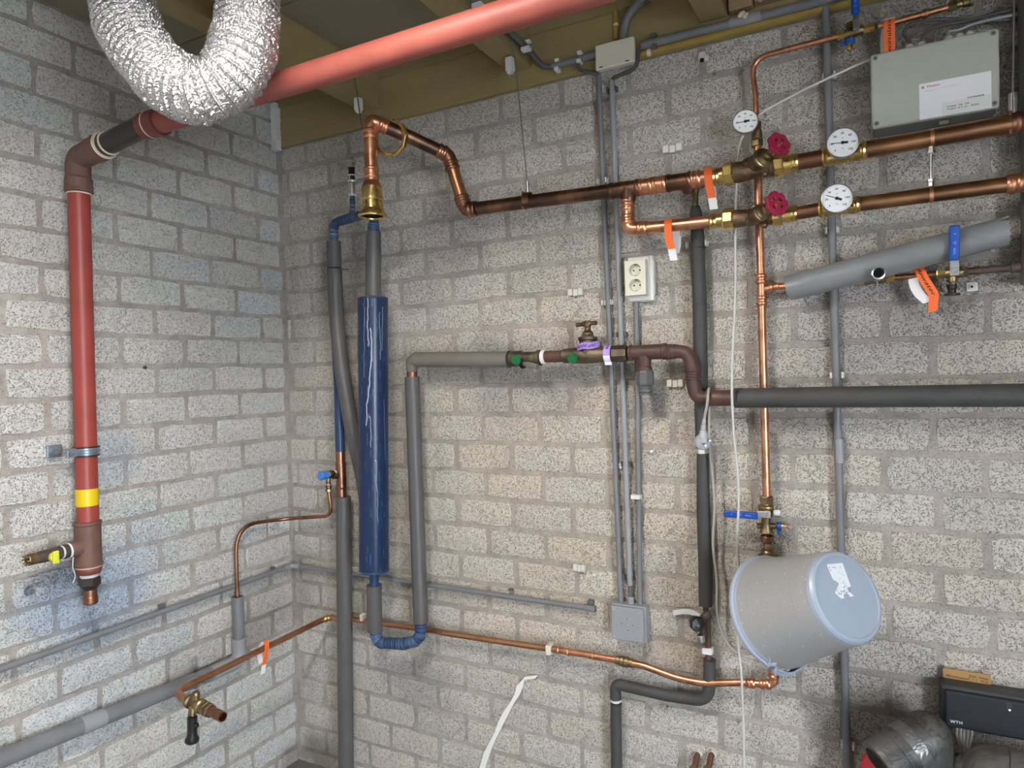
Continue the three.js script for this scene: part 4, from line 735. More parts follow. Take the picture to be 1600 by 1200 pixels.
{ // odd timber packers on the plate
  const t = thing('timber_packer', 'bare brown timber block fixed to the plate right of the last joist', 'timber', B(1160, 10, 0.03));
  const a = B(1138, 20, 0.045), b = B(1176, 20, 0.045); part(t, 'block', bx(V((a.x + b.x) / 2, 2.675, 0.025), [b.x - a.x, 0.13, 0.04], 0.003), M.wood);
  part(t, 'foam_blob', [0, 1, 2, 3, 4].map((i) => place(plain(new THREE.SphereGeometry(0.006 + 0.002 * (i % 2), 10, 8)), B(1156 + i * 2.6, 25 - (i % 3) * 2.5, 0.047))), M.hemp, 'blob of dried foam');
  const u = thing('timber_packer', 'second bare timber block beside it with a wire staple', 'timber', B(1200, 0, 0.03));
  const c = B(1178, 10, 0.045), d = B(1262, 0, 0.045); part(u, 'block', bx(V((c.x + d.x) / 2 + 0.002, 2.68, 0.025), [d.x - c.x, 0.13, 0.04], 0.003), M.wood);
  part(u, 'staple', sweep([B(1185, 1, 0.05), B(1189, 3, 0.05), B(1191, -3, 0.05)], 0.0018, { seg: 8 }), M.steel);
  const s = thing('foam_strip', 'white ribbed foam strip filling the gap at the top of the corner', 'strip', V(0.013, 2.66, 0.018));
  const g = []; for (let i = 0; i < 22; i++) g.push(bx(V(0.0195 + rr(-0.002, 0.002), PLATE - 0.012 + i * 0.0087, 0.03), [0.027 + rr(0, 0.003), 0.0072, 0.03], 0.002)); g.push(bx(V(0.018, PLATE + 0.08, 0.026), [0.022, 0.185, 0.026], 0.001)); part(s, 'ribs', g, M.tape);
}
// ---------- dark foam clad pipe, plug, small parts right of it ----------
{
  const z = 0.036, foot = B(963.5, 1215, z), P = (x, y) => B(x, y, z), t = thing('dark_clad_pipe', 'dark foam clad pipe dropping from the copper run to the small black valve', 'pipe', P(1095, 600));
  part(t, 'copper_tail', [sweep([P(1087, 292), P(1086, 332)], 0.0085), nut(P(1081, 291).add(V(0, 0, 0.012)), V(-0.7, 0.45, 0.5), 0.03, 0.0165), rev(P(1085, 295), V(0, 1, 0.4), [[0, 0.01], [0.01, 0.017], [0.03, 0.017], [0.04, 0.01]])], M.brassDull, 'brass drain branch');
  part(t, 'foam_sleeve', sweep([P(1086.5, 322), P(1087, 332), P(1089, 352), P(1090.5, 386)], 0.0185, { rf: (s, i) => [0.012, 0.0175, 0.019, 0.019][i] }), M.foamDark);
  part(t, 'foam_sleeve', sweep([P(1090, 386), P(1093, 470), P(1095, 600), P(1098, 700)], 0.0205), M.foamDark);
  part(t, 'tape_band', cyl(P(1097.8, 709), P(1097.6, 697), 0.0135), M.tape, 'white tape');
  part(t, 'foam_sleeve', sweep([P(1098, 709), P(1099, 800), P(1102, 880), P(1102.5, 946)], 0.0208, { rf: (s, i) => [0.0175, 0.0195, 0.0205, 0.0195][i] }), M.foamDark);
  part(t, 'seam', [ring(P(1092.5, 388), Y1, 0.003, 0.018, 0.0212), ring(P(1094, 475), Y1, 0.002, 0.018, 0.0211)], M.black);
  part(t, 'copper_pipe', sweep([P(1101, 940), P(1106, 975), P(1107, 1036)], 0.0085), M.brownPipe);
  part(t, 'clip', bx(B(1106, 1016, 0.034), [0.03, 0.02, 0.026], 0.004), M.tape, 'pale clip');
  const f2 = foot.clone(), top = P(962, 1098), fd = foot.clone().sub(top).normalize(); f2.copy(top.clone().addScaledVector(fd, top.y / -fd.y));
  part(t, 'lower_sleeve', sweep(rounded([P(1108.5, 1030), P(1108, 1096), P(1040, 1086), P(961, 1068), P(962, 1092)], 0.05, 8), 0.0178), M.foamDark);
  part(t, 'bare_gap', cyl(P(962.3, 1101), P(962, 1088), 0.0125), M.iron);
  part(t, 'tape_band', cyl(P(962.2, 1096.5), P(962, 1090), 0.0165), M.tape, 'white tape');
  part(t, 'foot_sleeve', sweep([P(962.3, 1099), mix(top, f2, 0.4), f2], 0.0178), M.foamDark);
}
{ // small black valve on it
  const c = B(1093, 977, 0.066), d = B(1098, 1004, 0.05).sub(B(1096, 965, 0.055)).normalize(), t = thing('angle_valve', 'small glossy black valve knob on the dark pipe left of the bucket', 'valve', c.clone());
  part(t, 'knob', [rev(c.clone().add(V(-0.012, 0.006, 0.0)), V(0.55, 0.1, 0.8), [[-0.016, 0], [-0.01, 0.012], [0, 0.022], [0.016, 0.0235], [0.024, 0.02], [0.026, 0]], 7), rev(c.clone().add(V(-0.006, 0.004, 0.018)), V(0.3, 0.1, 0.9), [[0, 0.013], [0.006, 0.011], [0.008, 0]], 16)], M.black);
  part(t, 'body', [sweep([c.clone().add(V(0.004, 0.015, -0.01)), c.clone().add(V(0.008, -0.035, -0.018))], 0.0125), rev(c.clone().add(V(0.026, 0.03, -0.026)), V(-0.8, -0.6, 0.3), [[0, 0.012], [0.02, 0.013], [0.03, 0.01]])], M.iron);
  part(t, 'outlet', rev(c.clone().add(V(0.001, -0.03, -0.005)), V(0.1, -1, 0), [[0, 0.009], [0.004, 0.0105], [0.02, 0.0095], [0.021, 0.006]]), M.steel);
  const s = B(1052, 958, 0.012), q = [s.clone(), B(1066, 955.5, 0.016), B(1080, 956.5, 0.02), B(1091, 962, 0.03), B(1094, 968, 0.04)];
  part(t, 'paper_tag', strip(smoothPts(q, 10), V(0, 1, 0), 0.016, 0.0008), M.tape, 'pale paper strip');
}
{ // loose plug with its cable slung over the pipe
  const t = thing('power_plug', 'grey earthed plug dangling on a pale cable slung over the thick pipe', 'plug', B(1098, 687, 0.115));
  const p = (x, y, z) => B(x, y, z);
  part(t, 'cable', sweep(smoothPts([p(1100, 662, 0.116), p(1101.5, 650, 0.118), p(1105, 632, 0.128), p(1106.5, 616, 0.124), p(1107.5, 608, 0.105), p(1108.5, 613, 0.07), p(1108.5, 640, 0.062), p(1108, 690, 0.062), p(1113, 740, 0.06), p(1116.5, 790, 0.058), p(1114, 850, 0.058), p(1120, 905, 0.06), p(1121, 960, 0.06), p(1131, 995, 0.06), p(1148, 1018, 0.06), p(1175, 1028, 0.055), p(1210, 1031, 0.046)], 120), 0.0042, { seg: 10 }), M.cableGrey);
  part(t, 'strain_relief', rev(p(1099, 671, 0.115), p(1100.5, 655, 0.117).sub(p(1099, 671, 0.115)), [[0, 0.0085], [0.012, 0.0075], [0.014, 0.006], [0.018, 0.0068], [0.02, 0.0055], [0.024, 0.006], [0.03, 0.0045]]), M.plug);
  part(t, 'body', [rev(p(1096.5, 689, 0.108), V(0.4, -0.25, 0.8), [[-0.01, 0], [-0.008, 0.018], [0.002, 0.0225], [0.012, 0.0225], [0.018, 0.019], [0.019, 0]]), rev(p(1099, 689, 0.118), p(1099, 668, 0.116).sub(p(1099, 689, 0.118)), [[-0.008, 0.0], [-0.004, 0.015], [0.012, 0.0145], [0.03, 0.009], [0.034, 0]])], M.plug);
  part(t, 'pin', [-1, 1].map((k) => sweep([p(1104, 691, 0.126).add(V(k * 0.006, k * 0.007, 0)), p(1106, 692.5, 0.14).add(V(k * 0.006, k * 0.007, 0))], 0.0024, { seg: 8 })), M.steel);
}

// ---------- copper heating runs ----------
const UZ = 0.12;
const P12 = (x, y, z = UZ) => B(x, y, z);
const sleeveOn = (a, b, r) => { const d = b.clone().sub(a), l = d.length(); return [rev(a, d, [[0, r - 0.002], [0, r + 0.0022], [0.004, r + 0.0042], [0.009, r + 0.0042], [0.012, r + 0.0018], [l - 0.012, r + 0.0018], [l - 0.009, r + 0.0042], [l - 0.004, r + 0.0042], [l, r + 0.0022], [l, r - 0.002]], 30)]; };
const elbowOn = (a, c, b, r, bend) => { const pts = rounded([a, c, b], bend, 10), da = a.clone().sub(c).normalize(), db = b.clone().sub(c).normalize(), s = 0.028; return [sweep(pts, r + 0.0018, { seg: 26 }), ...sleeveOn(a.clone().addScaledVector(da, -s * 0.9), a.clone().addScaledVector(da, 0.004), r + 0.0005), ...sleeveOn(b.clone().addScaledVector(db, -s * 0.9), b.clone().addScaledVector(db, 0.004), r + 0.0005)]; };
{
  const r = 0.021, t = thing('copper_main', 'upper copper main with dark scorched joints running level to the right edge', 'pipe', P12(980, 296));
  // open end that comes forward, turns down and ends in a brass flange
  const A = P12(577.5, 184, 0.33), Dn = B(578.5, 290, 0.33), K1 = P12(701, 243, 0.15), K2 = P12(727, 328, 0.12), R0 = P12(955, 298.5);
  const dA = K1.clone().sub(A).normalize(), dd = V(0, -1, 0), top = A.clone(); top.y -= 0.005;
  const drop0 = top.clone().add(V(0, -0.058, 0)), dropEnd = V(top.x, Dn.y, top.z);
  part(t, 'elbow', elbowOn(drop0, top, top.clone().addScaledVector(dA, 0.058), r, 0.04), M.copper, 'bright copper elbow');
  part(t, 'drop_pipe', [sweep([drop0, dropEnd], r - 0.0005, { seg: 26 })], M.copper);
  const cp = B(576.5, 262, 0.33).y; part(t, 'reducer', [...sleeveOn(V(top.x, cp, top.z), V(top.x, cp - 0.036, top.z), r), rev(V(top.x, cp - 0.03, top.z), dd, [[0, r + 0.002], [0.014, r + 0.002], [0.034, r + 0.0115], [0.048, r + 0.0125], [0.05, r]], 30)], M.copper);
  const fy = B(577, 296, 0.33).y, fe = B(577, 340, 0.33).y, fl = fy - fe;
  part(t, 'flange', rev(V(top.x, fy, top.z), dd, [[0, 0.028], [0, 0.0335], [fl * 0.3, 0.0345], [fl * 0.32, 0.0365], [fl * 0.4, 0.0365], [fl * 0.42, 0.0345], [fl * 0.72, 0.0355], [fl * 0.82, 0.0385], [fl * 0.92, 0.0455], [fl * 0.97, 0.0465], [fl, 0.0455], [fl, 0.036], [fl * 0.5, 0.031], [fl * 0.5, 0]], 36), M.brass, 'flared brass flange with dark bore');
  part(t, 'bore', rev(V(top.x, fy, top.z), dd, [[fl * 0.6, 0], [fl * 0.6, 0.0305], [fl - 0.004, 0.035]], 30), M.hole);
  part(t, 'slanting_pipe', sweep([top.clone().addScaledVector(dA, 0.05), mix(A, K1, 0.5), mix(A, K1, 0.95)], r, { seg: 24 }), M.copperBlack);
  const k1a = K1.clone().addScaledVector(dA, -0.035), k1b = mix(K1, K2, 0.24), k2a = mix(K1, K2, 0.76), dR = R0.clone().sub(K2).normalize(), k2b = K2.clone().addScaledVector(dR, 0.04);
  part(t, 'elbow', elbowOn(k1a, K1, k1b, r, 0.06), M.copperDull); part(t, 'elbow', elbowOn(k2a, K2, k2b, r, 0.045), M.copperDull);
  part(t, 'short_pipe', sweep([mix(K1, K2, 0.15), mix(K1, K2, 0.85)], r, { seg: 24 }), M.copperBrown);
  part(t, 'run', sweep([mix(K2, R0, 0.1), mix(K2, R0, 0.5), R0], r, { seg: 24 }), M.copperBlack);
  const t0 = P12(953, 299), t1 = P12(1000, 292.5);
  part(t, 'tee', [...sleeveOn(t0, t1, r), rev(P12(981, 295), V(0, -1, 0), [[0, 0.0235], [0.03, 0.0225], [0.04, 0.02]])], M.copperBlack, 'scorched tee');
  part(t, 'coupling', [...sleeveOn(P12(999, 292.6), P12(1021, 289.6), r), ...sleeveOn(P12(1020, 289.7), P12(1043, 286.5), r)], M.copper);
  part(t, 'tee', [...sleeveOn(P12(1042, 286.6), P12(1081, 281.5), r + 0.0005), rev(P12(1072, 283), V(0.2, -1, -0.6), [[0, 0.022], [0.03, 0.018], [0.034, 0.014]])], M.copperBlack, 'scorched tee');
  part(t, 'coupling', sleeveOn(P12(1080, 281.6), P12(1096, 279.4), r), M.copper);
  part(t, 'run', sweep([P12(1090, 280.2), P12(1118, 276)], r, { seg: 24 }), M.copper);
  part(t, 'run', sweep([P12(1243, 254), P12(1290, 245.7)], r, { seg: 24 }), M.copperDull);
  const r0 = P12(1350, 234.5), r1 = P12(1600, 190), rd = r1.clone().sub(r0).normalize();
  part(t, 'run', sweep([r0, mix(r0, r1, 0.5), r0.clone().addScaledVector(rd, 1.72)], r + 0.0006, { seg: 24 }), M.copperBrown);
  part(t, 'bright_band', cyl(P12(1452, 216.5), P12(1460, 215), r + 0.001), M.copper, 'bright copper band');
  part(t, 'coupling', sleeveOn(P12(1586, 192.5), P12(1606, 189), r + 0.0015), M.copperDull);
  // lower branch
  const q = thing('copper_branch', 'lower copper branch dropping from the scorched tee and running level under the main', 'pipe', P12(1000, 358)), s = 0.0172;
  const c0 = P12(980.5, 306), e0 = P12(982, 357), c1 = P12(1010, 356.8), dn = V(0, -1, 0);
  part(q, 'elbow', elbowOn(P12(981, 338), e0, c1, s, 0.04), M.copper, 'bright copper elbow');
  part(q, 'drop_coupling', [...sleeveOn(P12(980.6, 305), P12(980.8, 317), s), ...sleeveOn(P12(980.8, 316), P12(981, 330), s), sweep([c0, P12(981, 340)], s)], M.copper);
  part(q, 'run', sweep([P12(1006, 357), P12(1112, 346)], s, { seg: 24 }), M.copper);
  part(q, 'run', sweep([P12(1243, 333.5), P12(1284, 326.5)], s, { seg: 24 }), M.copperDull);
  const l0 = P12(1340, 319.5), l1 = P12(1600, 285), ld = l1.clone().sub(l0).normalize();
  part(q, 'run', sweep([l0, mix(l0, l1, 0.5), l0.clone().addScaledVector(ld, 1.72)], s + 0.001, { seg: 24 }), M.copperBrown);
  part(q, 'bright_band', cyl(P12(1451, 305), P12(1459, 304), s + 0.0016), M.copper, 'bright copper band');
  part(q, 'coupling', [...sleeveOn(P12(1572, 288.8), P12(1588, 286.6), s + 0.001), ...sleeveOn(P12(1588, 286.6), P12(1606, 284), s + 0.0015)], M.copper);
  // rod tying the two
  const h = thing('tie_rod', 'short threaded rod with nuts between the two copper mains', 'rod', P12(1455, 260));
  const ra = P12(1455, 231), rb = P12(1454.5, 290);
  part(h, 'rod', sweep([ra, rb], 0.0036, { seg: 10 }), M.steel);
  part(h, 'nut', [nut(mix(ra, rb, 0.02), Y1, 0.012, 0.0075), nut(mix(ra, rb, 0.11), Y1, 0.008, 0.0095)], M.steel); part(h, 'nut', [nut(mix(ra, rb, 0.97), Y1, 0.012, 0.0075), nut(mix(ra, rb, 0.87), Y1, 0.008, 0.0095)], M.steel);
}
// hexagon brass ring hooked over the slanting pipe
{
  const c = B(610, 215, 0.285), n = V(0.16, -0.08, 0.98).normalize(), u = Y1.clone().cross(n).normalize(), w = n.clone().cross(u), s = new THREE.Shape(), N = 10;
  for (let i = 0; i <= N; i++) { const a = i / N * 2 * Math.PI, R = 0.059; i ? s.lineTo(Math.cos(a) * R, Math.sin(a) * R) : s.moveTo(R, 0); }
  const h = new THREE.Path(); h.absarc(0, 0, 0.0505, 0, Math.PI * 2, true); s.holes.push(h);
  const g = new THREE.ExtrudeGeometry(s, { depth: 0.012, bevelEnabled: true, bevelThickness: 0.0025, bevelSize: 0.002, bevelSegments: 2, curveSegments: 36 }); g.translate(0, 0, -0.006);
  single('union_ring_nut', 'loose ten sided brass ring nut hanging on the slanting copper pipe', 'nut', place(plain(g), c, quat(u, w, n)), M.brass);
}
// union of brass between copper and valve: sleeve plus large nut
const unionParts = (a, b, ha, hb, r, hexR) => [rev(a, b.clone().sub(a), [[0, r], [0, r + 0.0022], [0.005, r + 0.0045], [0.01, r + 0.0022], [0.014, r + 0.0045], [0.02, r + 0.002], [b.distanceTo(a), r + 0.003]], 30), nut(mix(ha, hb, 0.5), hb.clone().sub(ha), hb.distanceTo(ha), hexR, 8)];
function handwheel(c, w, R) {
  const s = new THREE.Shape(), N = 96;
  for (let i = 0; i <= N; i++) { const a = i / N * 2 * Math.PI, q = R * (1 + 0.07 * Math.cos(7 * a)); i ? s.lineTo(Math.cos(a) * q, Math.sin(a) * q) : s.moveTo(q, 0); }
  for (let k = 0; k < 4; k++) { const h = new THREE.Path(), a0 = k * Math.PI / 2 + 0.25, a1 = (k + 1) * Math.PI / 2 - 0.25; h.absarc(0, 0, R * 0.7, a0, a1, false); h.absarc(0, 0, R * 0.34, a1 - 0.12, a0 + 0.12, true); h.closePath(); s.holes.push(h); }
  const g = new THREE.ExtrudeGeometry(s, { depth: 0.006, bevelEnabled: true, bevelThickness: 0.003, bevelSize: 0.0025, bevelSegments: 3, curveSegments: 10 }); g.translate(0, 0, -0.003);
  const u = Y1.clone().cross(w).normalize(); return place(plain(g), c, quat(u, w.clone().cross(u), w));
}
function globeValve(label, o) {
  const t = thing('globe_valve', label, 'valve', o.body.clone()), ax = o.nr0.clone().sub(o.nl1).normalize(), w = o.wheel.clone().sub(o.body).normalize(), wl = o.wheel.distanceTo(o.body);
  part(t, 'union', unionParts(o.sl0, o.nl0, o.nl0, o.nl1, o.r, o.hex), M.brass, 'brass union');
  part(t, 'union', [...unionParts(o.sr0, o.nr1, o.nr1, o.nr0, o.r, o.hex)], M.brass, 'brass union');
  const l = o.nl1.distanceTo(o.nr0);
  part(t, 'body', [rev(o.nl1, ax, [[0, 0.018], [0, o.r + 0.0065], [l * 0.1, o.r + 0.007], [l * 0.35, o.r + 0.005], [l * 0.7, o.r], [l * 0.86, o.r + 0.001], [l * 0.9, o.r + 0.005], [l, o.r + 0.005], [l, 0.015]], 30), rev(o.body.clone().addScaledVector(w, -0.02), w, [[0, 0.006], [0.006, o.r + 0.0], [0.02, o.r + 0.005], [0.02 + wl * 0.38, o.r + 0.0035]], 30), place(plain(new THREE.SphereGeometry(o.r + 0.006, 24, 16)), o.body.clone().addScaledVector(ax, -0.006)), rev(o.body.clone().addScaledVector(ax, 0.03).add(V(0, -0.005, 0.0)), V(0.1, -1, 0.3), [[0, 0.009], [o.r + 0.004, 0.009], [o.r + 0.009, 0.006], [o.r + 0.009, 0]], 14)], M.bronze, 'dark bronze body');
  part(t, 'bonnet', [rev(o.body.clone().addScaledVector(w, wl * 0.36), w, [[0, 0.02], [0, o.r + 0.006], [0.006, o.r + 0.006], [0.008, o.r + 0.003], [0.012, o.r + 0.003], [0.016, 0.0145], [0.026, 0.0135], [0.03, 0.0085], [wl * 0.6, 0.007]], 26)], M.brassDull, 'brass bonnet and stem');
  const hw = part(t, 'handwheel', handwheel(o.wheel, w, 0.0288), M.magenta, 'dark red handwheel');
  part(hw, 'hub', [rev(o.wheel.clone().addScaledVector(w, -0.007), w, [[0, 0.006], [0, 0.0105], [0.013, 0.0095], [0.015, 0.007], [0.015, 0]], 20)], M.magenta);
  part(hw, 'screw', nut(o.wheel.clone().addScaledVector(w, 0.0095), w, 0.005, 0.0042), M.brass);
  return t;
}
globeValve('angled globe valve with red handwheel in the upper copper main', { body: P12(1176, 260.5), wheel: B(1217, 226, 0.192), sl0: P12(1113, 276.6), nl0: P12(1131, 273.5), nl1: P12(1147, 270.3), nr0: P12(1210, 260), nr1: P12(1225, 257), sr0: P12(1248, 253), r: 0.021, hex: 0.0315 });
globeValve('angled globe valve with red handwheel in the lower copper branch', { body: P12(1175, 340), wheel: B(1213, 318.5, 0.192), sl0: P12(1109, 346.3), nl0: P12(1130, 344), nl1: P12(1147, 342), nr0: P12(1207, 337.5), nr1: P12(1223, 336), sr0: P12(1246, 333.2), r: 0.0175, hex: 0.0295 });
// dial thermometers
const faceTex = canvasTex(256, 256, (c, w) => {
  c.fillStyle = '#f1f2f3'; c.fillRect(0, 0, w, w); c.translate(w / 2, w / 2); c.strokeStyle = c.fillStyle = '#22262c';
  for (let i = 0; i <= 60; i++) { const a = (135 + i * 4.5) * Math.PI / 180, l = i % 10 ? (i % 5 ? 4 : 7) : 11; c.lineWidth = i % 10 ? 1 : 2; c.beginPath(); c.moveTo(Math.cos(a) * 116, Math.sin(a) * 116); c.lineTo(Math.cos(a) * (116 - l), Math.sin(a) * (116 - l)); c.stroke(); }
  c.font = 'bold 25px sans-serif'; c.textAlign = 'center'; c.textBaseline = 'middle';
  for (let i = 0; i <= 6; i++) { const a = (135 + i * 45) * Math.PI / 180; c.fillText(String(i * 20), Math.cos(a) * 88, Math.sin(a) * 88); }
  c.font = '18px sans-serif'; c.fillText('°C', 0, -42); c.font = '11px sans-serif'; c.fillText('0', 0, 52); c.lineWidth = 1; c.beginPath(); c.arc(0, 52, 9, 0, 7); c.stroke();
});
M.face = std({ map: faceTex, roughness: 0.35 });
function gauge(label, c, R, needle, n, stemTo) {
  const t = thing('dial_thermometer', label, 'thermometer', c.clone()), u = Y1.clone().cross(n).normalize(), w = n.clone().cross(u), f = c.clone().addScaledVector(n, 0.003);
  part(t, 'case', rev(c.clone().addScaledVector(n, -0.016), n, [[0, 0], [0, R * 0.92], [0.003, R * 0.97], [0.016, R * 0.98]], 48), M.steel);
  part(t, 'bezel', rev(c.clone().addScaledVector(n, -0.001), n, [[0, R * 0.95], [0.0005, R * 1.0], [0.004, R * 1.005], [0.008, R * 0.985], [0.0085, R * 0.94], [0.004, R * 0.925]], 48), M.bezel, 'steel bezel');
  const disc = new THREE.CircleGeometry(R * 0.935, 48); part(t, 'face', place(plain(disc), f, quat(u, w, n)), M.face, 'white printed dial');
  const a = needle * Math.PI / 180, d = u.clone().multiplyScalar(Math.cos(a)).addScaledVector(w, Math.sin(a)), e = n.clone().cross(d), o = f.clone().addScaledVector(n, 0.0015);
  part(t, 'needle', [bx(o.clone().addScaledVector(d, R * 0.32), [R * 0.84, 0.0016, 0.0006], 0, quat(d, e, n)), bx(o.clone().addScaledVector(d, -R * 0.2), [R * 0.26, 0.0055, 0.0008], 0.0003, quat(d, e, n)), rev(o, n, [[-0.0005, 0.0042], [0.0012, 0.004], [0.0012, 0]], 16)], M.black, 'black needle');
  part(t, 'stem', cyl(c.clone().addScaledVector(n, -0.014), stemTo, 0.0075), M.brassDull);
  return t;
}
const gn = V(0.1, -0.02, 1).normalize();
gauge('round dial thermometer on the upper copper main', B(1316.5, 223.5, 0.178), 0.037, 178, gn, P12(1318, 240));
gauge('round dial thermometer on the lower copper branch', B(1307.5, 310.3, 0.176), 0.0365, 157, gn, P12(1308, 323));
gauge('smaller dial thermometer on the thin copper riser above the valves', B(1164.5, 190.5, 0.1), 0.0335, 186, V(0.22, 0.05, 1).normalize(), B(1186, 197, 0.05));
{ // fittings that carry the two thermometers
  for (const [lab, x0, y0, x1, y1, r] of [['brass thermometer tee in the upper copper main', 1285, 246.6, 1355, 233.8, 0.021], ['brass thermometer tee in the lower copper branch', 1279, 327.5, 1345, 318.8, 0.0178]]) {
    const a = P12(x0, y0), b = P12(x1, y1), d = b.clone().sub(a), l = d.length(), t = thing('thermometer_tee', lab, 'fitting', mix(a, b, 0.5));
    part(t, 'body', rev(a, d, [[0, r], [0, r + 0.003], [0.005, r + 0.0048], [0.009, r + 0.002], [0.013, r + 0.0048], [0.018, r + 0.003], [0.03, r + 0.0015], [l - 0.03, r + 0.0015], [l - 0.022, r + 0.004], [l - 0.018, r + 0.0055], [l - 0.013, r + 0.002], [l - 0.009, r + 0.0048], [l - 0.004, r + 0.003], [l, r]], 30), M.brass);
    part(t, 'pocket', rev(mix(a, b, 0.5), Z1, [[0, 0.016], [r + 0.008, 0.015], [r + 0.01, 0.012], [r + 0.02, 0.012], [r + 0.02, 0]], 20), M.brassDull);
  }
}
// ---------- paper tags ----------
const tagTex = (text, o) => canvasTex(96, 512, (c, w, h) => {
  c.fillStyle = '#fb7437'; c.fillRect(0, 0, w, h); c.fillStyle = '#efeef2'; if (o.white0) c.fillRect(0, 0, w, o.white0 * h); if (o.white1) c.fillRect(0, (1 - o.white1) * h, w, h);
  if (text) { c.fillStyle = '#3a1a16'; c.save(); c.translate(w / 2, o.at * h); c.rotate(o.turn ?? -Math.PI / 2); c.font = (o.font ?? 'italic 52px') + ' sans-serif'; c.textBaseline = 'middle'; c.fillText(text, 0, 0); c.restore(); }
});
function paperTag(label, pts, side, w, map) { return single('paper_tag', label, 'tag', strip(smoothPts(pts, 26), side, w, 0.0007), std({ map, roughness: 0.7 })); }
paperTag('orange paper tag folded over the upper copper main left of the valve', [B(1114.5, 318, 0.108), B(1113, 300, 0.098), B(1109, 272, 0.09), B(1105.5, 261, 0.118), B(1106, 268, 0.143), B(1108, 290, 0.142), B(1112, 308, 0.138), B(1115.5, 327, 0.134)], X1, 0.0215, tagTex('', { white0: 0.42, white1: 0.12 }));
paperTag('orange paper tag folded over the lower copper branch above the socket', [B(1056, 396, 0.106), B(1058, 378, 0.1), B(1053, 352, 0.092), B(1045.5, 342, 0.118), B(1043.5, 350, 0.14), B(1044.5, 370, 0.142), B(1049, 388, 0.138), B(1053, 407, 0.134)], X1, 0.0215, tagTex('', { white0: 0.42, white1: 0.13 }));
paperTag('orange paper tag lettered Recirculatie above the beige control box', [B(1385, 84, 0.035), B(1384, 60, 0.036), B(1388.5, 33, 0.042), B(1389.5, 28, 0.052), B(1389.5, 34, 0.064), B(1389.5, 60, 0.064), B(1390, 92, 0.062)], X1, 0.0255, tagTex('Recirculatie', { at: 0.97, white0: 0.5, font: 'italic bold 41px' }));
paperTag('orange paper tag lettered tapwater looped round the brown pipe', [B(1450, 472, 0.076), B(1436, 459, 0.07), B(1427, 440, 0.06), B(1429, 424, 0.052), B(1435, 420, 0.062), B(1442, 433, 0.076), B(1452, 449, 0.082), B(1459, 461, 0.083), B(1458.5, 473, 0.082), B(1457.5, 487, 0.081)], V(0.95, 0.3, 0.1).normalize(), 0.022, tagTex('tapwater', { at: 0.44, turn: Math.PI / 2, white0: 0.42, font: 'italic bold 44px' }));
{
  const LCX = B(512, 964.5, 0.045).x, q = (x, y, d) => L(x, y, LCX + d);
  paperTag('small orange paper tag hanging on the copper pipe at the corner', [q(408, 1036, -0.002), q(405, 1020, -0.012), q(410, 1004, -0.013), q(415, 1001, 0.0), q(417, 1006, 0.013), q(416, 1022, 0.013), q(413, 1036, 0.006), q(410.5, 1053, 0.003)], Z1.clone().negate(), 0.02, tagTex('koud water', { at: 0.8, white0: 0.38, white1: 0.15, font: 'italic 30px' }));
}
// ---------- hanger wires ----------
function hanger(label, clipAt, rodTop, rodBot, sleeve) {
  const t = thing('wire_hanger', label, 'hanger', rodBot.clone());
  part(t, 'wire', sweep([rodTop, mix(rodTop, rodBot, 0.5), rodBot], 0.0022, { seg: 8 }), M.wire);
  if (clipAt) part(t, 'clip', [bx(clipAt, [0.026, 0.046, 0.026], 0.006), bx(clipAt.clone().add(V(0.004, -0.005, 0.014)), [0.012, 0.018, 0.004], 0.001), bx(clipAt.clone().add(V(0, -0.024, 0)), [0.018, 0.012, 0.02], 0.004)], M.tape, 'white wire clip');
  if (sleeve) part(t, 'sleeve', rev(sleeve[0], sleeve[1].clone().sub(sleeve[0]), [[0, 0], [0, sleeve[2]], [sleeve[1].distanceTo(sleeve[0]), sleeve[2]], [sleeve[1].distanceTo(sleeve[0]), 0]], 18), M.steel);
  if (sleeve && sleeve[3]) part(t, 'pipe_ring', [rev(sleeve[3].clone().add(V(-0.011, 0, 0)), X1, [[0, 0.021], [0, 0.0238], [0.022, 0.0238], [0.022, 0.021]]), bx(sleeve[3].clone().add(V(-0.014, 0, 0)), [0.006, 0.054, 0.03], 0.002)], M.copperDull);
  return t;
}
const onJ = (x, y, xj) => { const d = ray(x, y); return CAM.clone().addScaledVector(d, (xj - CAM.x) / d.x); };
hanger('hanger wire with white clip holding the level copper main left of the conduits', YP(797, 101, JB - 0.024), onJ(799, 40, 1.187), P12(825, 296), [P12(825, 302), P12(824, 283), 0.0058, P12(825, 312.5)]);
hanger('thin hanger wire with white clip above the copper elbow', YP(560, 163, JB - 0.024), onJ(554, 118, 0.55), B(566, 205, 0.3), null);
hanger('hanger rod with silver sleeve at the right edge', null, B(1585, -60, 0.12), B(1582, 172, 0.12), [P12(1582, 179), P12(1582.5, 146), 0.0088, P12(1589, 192)]);

